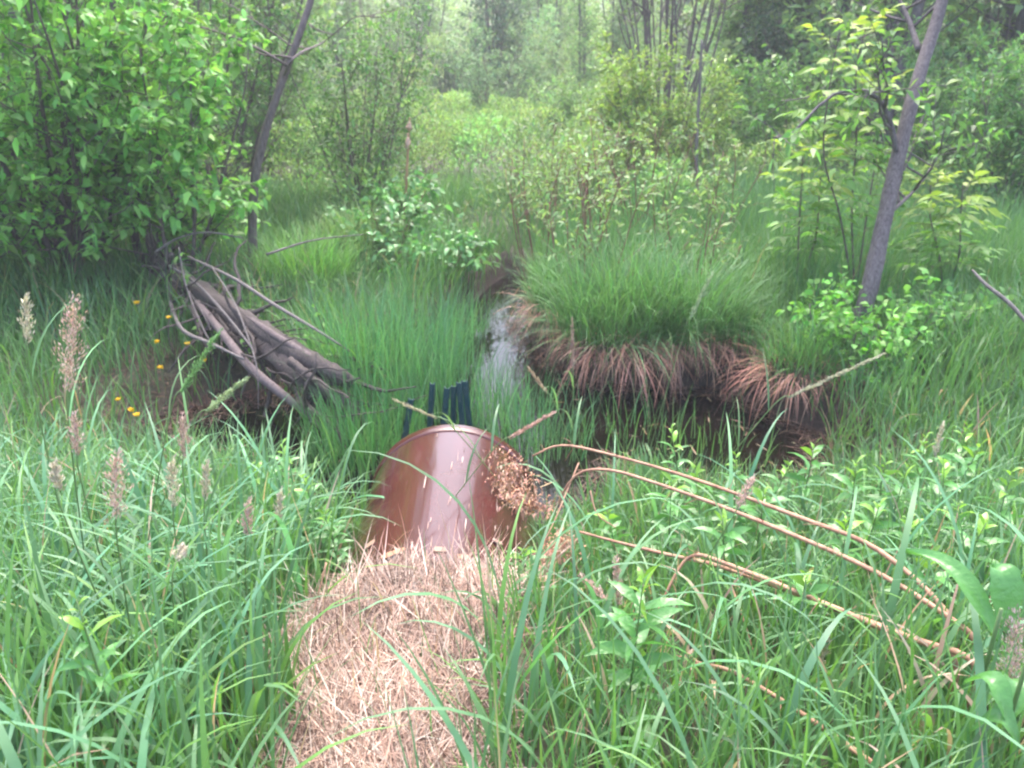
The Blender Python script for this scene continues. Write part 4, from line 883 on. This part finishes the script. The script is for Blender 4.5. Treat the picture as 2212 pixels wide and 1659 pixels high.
for a in [(1390, 1250, 1.55, 'largest goldenrod plant, drooping long leaves, right of the straw', 1.25), (1742, 1245, 1.85, 'goldenrod plant with a lime green rosette over the canes', .9), (1830, 1120, 2.25, 'goldenrod plant with a pale yellow tip above the canes', .9),
          (1912, 1000, 2.8, 'goldenrod plant near the right end of the pool', .9), (1705, 1005, 2.9, 'goldenrod plant in front of the pool mouth', .9), (1590, 985, 2.7, 'goldenrod plant at the pool edge left of its taller neighbour', .85),
          (2000, 940, 2.9, 'goldenrod plant right of the dead reddish tussock', .9), (2185, 1020, 2.3, 'goldenrod plant at the right frame edge above the broad leaves', 1), (2090, 920, 3.0, 'goldenrod plant among grass at the far right bank', .9),
          (1450, 925, 2.9, 'goldenrod plant growing in the grass behind the cane tips', .8), (610, 960, 2.95, 'bright leafy plant at the left pool edge', .9), (655, 1030, 2.6, 'bright leafy plant left of the pipe', .95),
          (540, 1010, 2.8, 'bushy green plant left of the two bright ones', .9), (700, 1110, 2.35, 'low leafy plant tight against the pipe flank', .8), (165, 1295, 1.25, 'small yellow-tipped plant in the lower left grass', .7),
          (1960, 1120, 2.3, 'goldenrod plant between the canes and the right edge', .9), (2070, 1090, 2.3, 'goldenrod plant just left of the blade by the right edge', .9), (1130, 1190, 2.2, 'leafy plant at the right straw edge under the big brown flower head', .8), (1310, 1100, 2.45, 'low leafy plant under the bent cane tips', .8)]:
    leafy_plant(*a)
for px, py, Y in [(1500, 1010, 2.75), (1650, 1060, 2.5), (1760, 960, 2.95), (1850, 1000, 2.7), (1960, 1010, 2.6), (2040, 1000, 2.6), (2130, 1130, 2.1), (1900, 1090, 2.35), (1450, 1040, 2.55), (2120, 960, 2.8), (1560, 1120, 2.2), (2010, 1200, 1.95)]:
    leafy_plant(px, py, Y, 'small goldenrod shoot half hidden in the right bank grass', 1.1, (.24, .44, .07), 26)
# broad leaved plant at the right edge
def broad_plant(base, lv, lab):
    g = G(base); t = thing('broadleaf_plant', g, lab, 'plant', 'broad leaved plants at the right edge'); B = MB(); st = catmull([np.zeros(3), np.array([.0, .01, .25]), np.array([-.01, 0, .5])], 8); tube(B, st, [.006, .004], 6); B.build('stem', 'stem', t)
    for (p, q, Y0, Y1, w) in lv:
        a = W(*p, Y0) - g; e = W(*q, Y1) - g; L = MB(); n = 12; s = np.linspace(0, 1, n); mid = a[None] + (e - a)[None] * s[:, None] + UP * (.06 * np.sin(s * np.pi))[:, None]
        d = nrm(e - a); sd = nrm(np.cross(d, UP + np.array([0, -.6, 0])))
        ww = w * (np.clip(s * 3.2, 0, 1) ** .6) * (1 - s ** 2.4) ** .8 * (1 + .05 * np.sin(s * 25)) + .001
        V = np.stack([mid - sd * ww[:, None] / 2 + UP * .012, mid - sd * ww[:, None] / 4 + UP * .004, mid, mid + sd * ww[:, None] / 4 + UP * .004, mid + sd * ww[:, None] / 2 + UP * .012], 1)
        i = np.arange(n - 1)[:, None] * 5 + np.arange(4)[None]; L.add(V.reshape(-1, 3), np.stack([i, i + 1, i + 6, i + 5], -1).reshape(-1, 4), np.array((.105, .27, .075)) * rng.uniform(.85, 1.1)); L.build('leaf', 'wetleaf', t)
b = W(2150, 1400, 1.3)[:2]
broad_plant(b, [((2160, 1400), (1955, 1195), 1.3, 1.5, .05), ((2170, 1380), (2140, 1230), 1.32, 1.4, .075)], 'broad leaved plant with two long upper leaves at the right edge')
b = W(2190, 1560, 1.15)[:2]
broad_plant(b, [((2180, 1580), (2080, 1480), 1.12, 1.22, .045), ((2200, 1620), (2090, 1590), 1.1, 1.16, .045), ((2190, 1560), (2160, 1490), 1.15, 1.25, .05)], 'lower broad leaved plant in the right corner')
# yellow flowers by the mud
for k, (px, py, lab) in enumerate([(340, 740, 'yellow flower left of the long green spike, upper of two'), (405, 745, 'yellow flower touching the green spike tip'), (346, 796, 'yellow flower just above the mud'), (255, 866, 'yellow flower lowest left of the mud'),
                     (283, 888, 'yellow flower of the low pair, left one'), (296, 899, 'yellow flower of the low pair, right one'), (296, 656, 'single yellow flower under the left shrubs'), (440, 780, 'yellow flower close to the dark branch'), (366, 688, 'yellow flower between the shrub and the mud')]):
    Yf = W(0, 0, 1)[1] * 0 + [5.4, 5.4, 5.0, 4.3, 4.25, 4.2, 6.2, 5.2, 5.8][k]
    c = WG(px, py, .27); g = G(c[:2])
    t = thing('yellow_flower', g, lab, 'flower', 'yellow buttercups by the mud'); B = MB(); tube(B, np.array([[0, 0, 0], [.01, 0, (c[2] - g[2]) / 2], c - g]), [.002, .0015], 4); B.build('stem', 'stem', t)
    B = MB(); az = np.arange(6) * 1.047; leaves(B, np.repeat((c - g)[None], 6, 0), np.stack([np.cos(az), np.sin(az), np.full(6, .7)], 1), np.full(6, .027), np.full(6, .025), np.tile((.75, .48, .02), (6, 1)), -.1, 2); B.build('petal_cup', 'flower', t)

# ------------------------------------------------------------------ haze
m = bpy.data.materials.new('damp_air'); m.use_nodes = True; nt = m.node_tree; nt.nodes.clear()
o = N(nt, 'ShaderNodeOutputMaterial'); pv = N(nt, 'ShaderNodeVolumePrincipled'); pv.inputs['Color'].default_value = (.90, .92, .95, 1); pv.inputs['Density'].default_value = .0038; pv.inputs['Anisotropy'].default_value = .0
nt.links.new(pv.outputs[0], o.inputs['Volume']); M['haze'] = m
B = MB(); a_, b_ = (-75, -6, -1.5), (75, 85, 13)
V = [(x, y, z) for z in (a_[2], b_[2]) for x, y in ((a_[0], a_[1]), (b_[0], a_[1]), (b_[0], b_[1]), (a_[0], b_[1]))]
B.add(V, [(3, 2, 1, 0), (4, 5, 6, 7), (0, 1, 5, 4), (1, 2, 6, 5), (2, 3, 7, 6), (3, 0, 4, 7)])
HAZE = True
if HAZE: tag(B.build('haze', 'haze', smooth=False), 'pale damp air thickening over the far meadow', 'haze', kind='stuff')

# ------------------------------------------------------------------ light, sky, camera
w = bpy.data.worlds.new('World'); bpy.context.scene.world = w; w.use_nodes = True; nt = w.node_tree
sky = N(nt, 'ShaderNodeTexSky', sky_type='NISHITA'); sky.sun_disc = False; sky.sun_elevation = R(66); sky.sun_rotation = R(4); sky.air_density = 1.0; sky.dust_density = 5.0; sky.ozone_density = 1.0
nt.links.new(sky.outputs[0], nt.nodes['Background'].inputs[0]); nt.nodes['Background'].inputs[1].default_value = .15
l = bpy.data.lights.new('sun', 'SUN'); l.energy = .5; l.angle = R(45); l.color = (1, .98, .96); so = bpy.data.objects.new('sun', l); C.objects.link(so)
az, el = R(4), R(66); dv = Vector((math.sin(az) * math.cos(el), math.cos(az) * math.cos(el), math.sin(el))); so.rotation_euler = dv.to_track_quat('Z', 'Y').to_euler(); so.location = (0, 0, 30)
cd = bpy.data.cameras.new('camera'); co = bpy.data.objects.new('camera', cd); C.objects.link(co); co.location = CAM.tolist(); co.rotation_euler = (R(90) - PITCH, 0, 0)
cd.sensor_width = 36; cd.lens = 28; cd.clip_end = 4000; cd.clip_start = .02
cd.dof.use_dof = True; cd.dof.focus_distance = 2.2; cd.dof.aperture_fstop = 28e-3 / .0062; cd.lens_unit = 'MILLIMETERS'
S = bpy.context.scene; S.camera = co
S.view_settings.view_transform = 'Standard'; S.view_settings.look = 'None'; S.view_settings.exposure = 2.35; S.view_settings.gamma = 1
S.render.engine = 'CYCLES'; S.cycles.use_denoising = True; S.cycles.max_bounces = 4; S.cycles.diffuse_bounces = 2; S.cycles.glossy_bounces = 2; S.cycles.transmission_bounces = 4; S.cycles.volume_bounces = 0
S.cycles.filter_width = 2.2
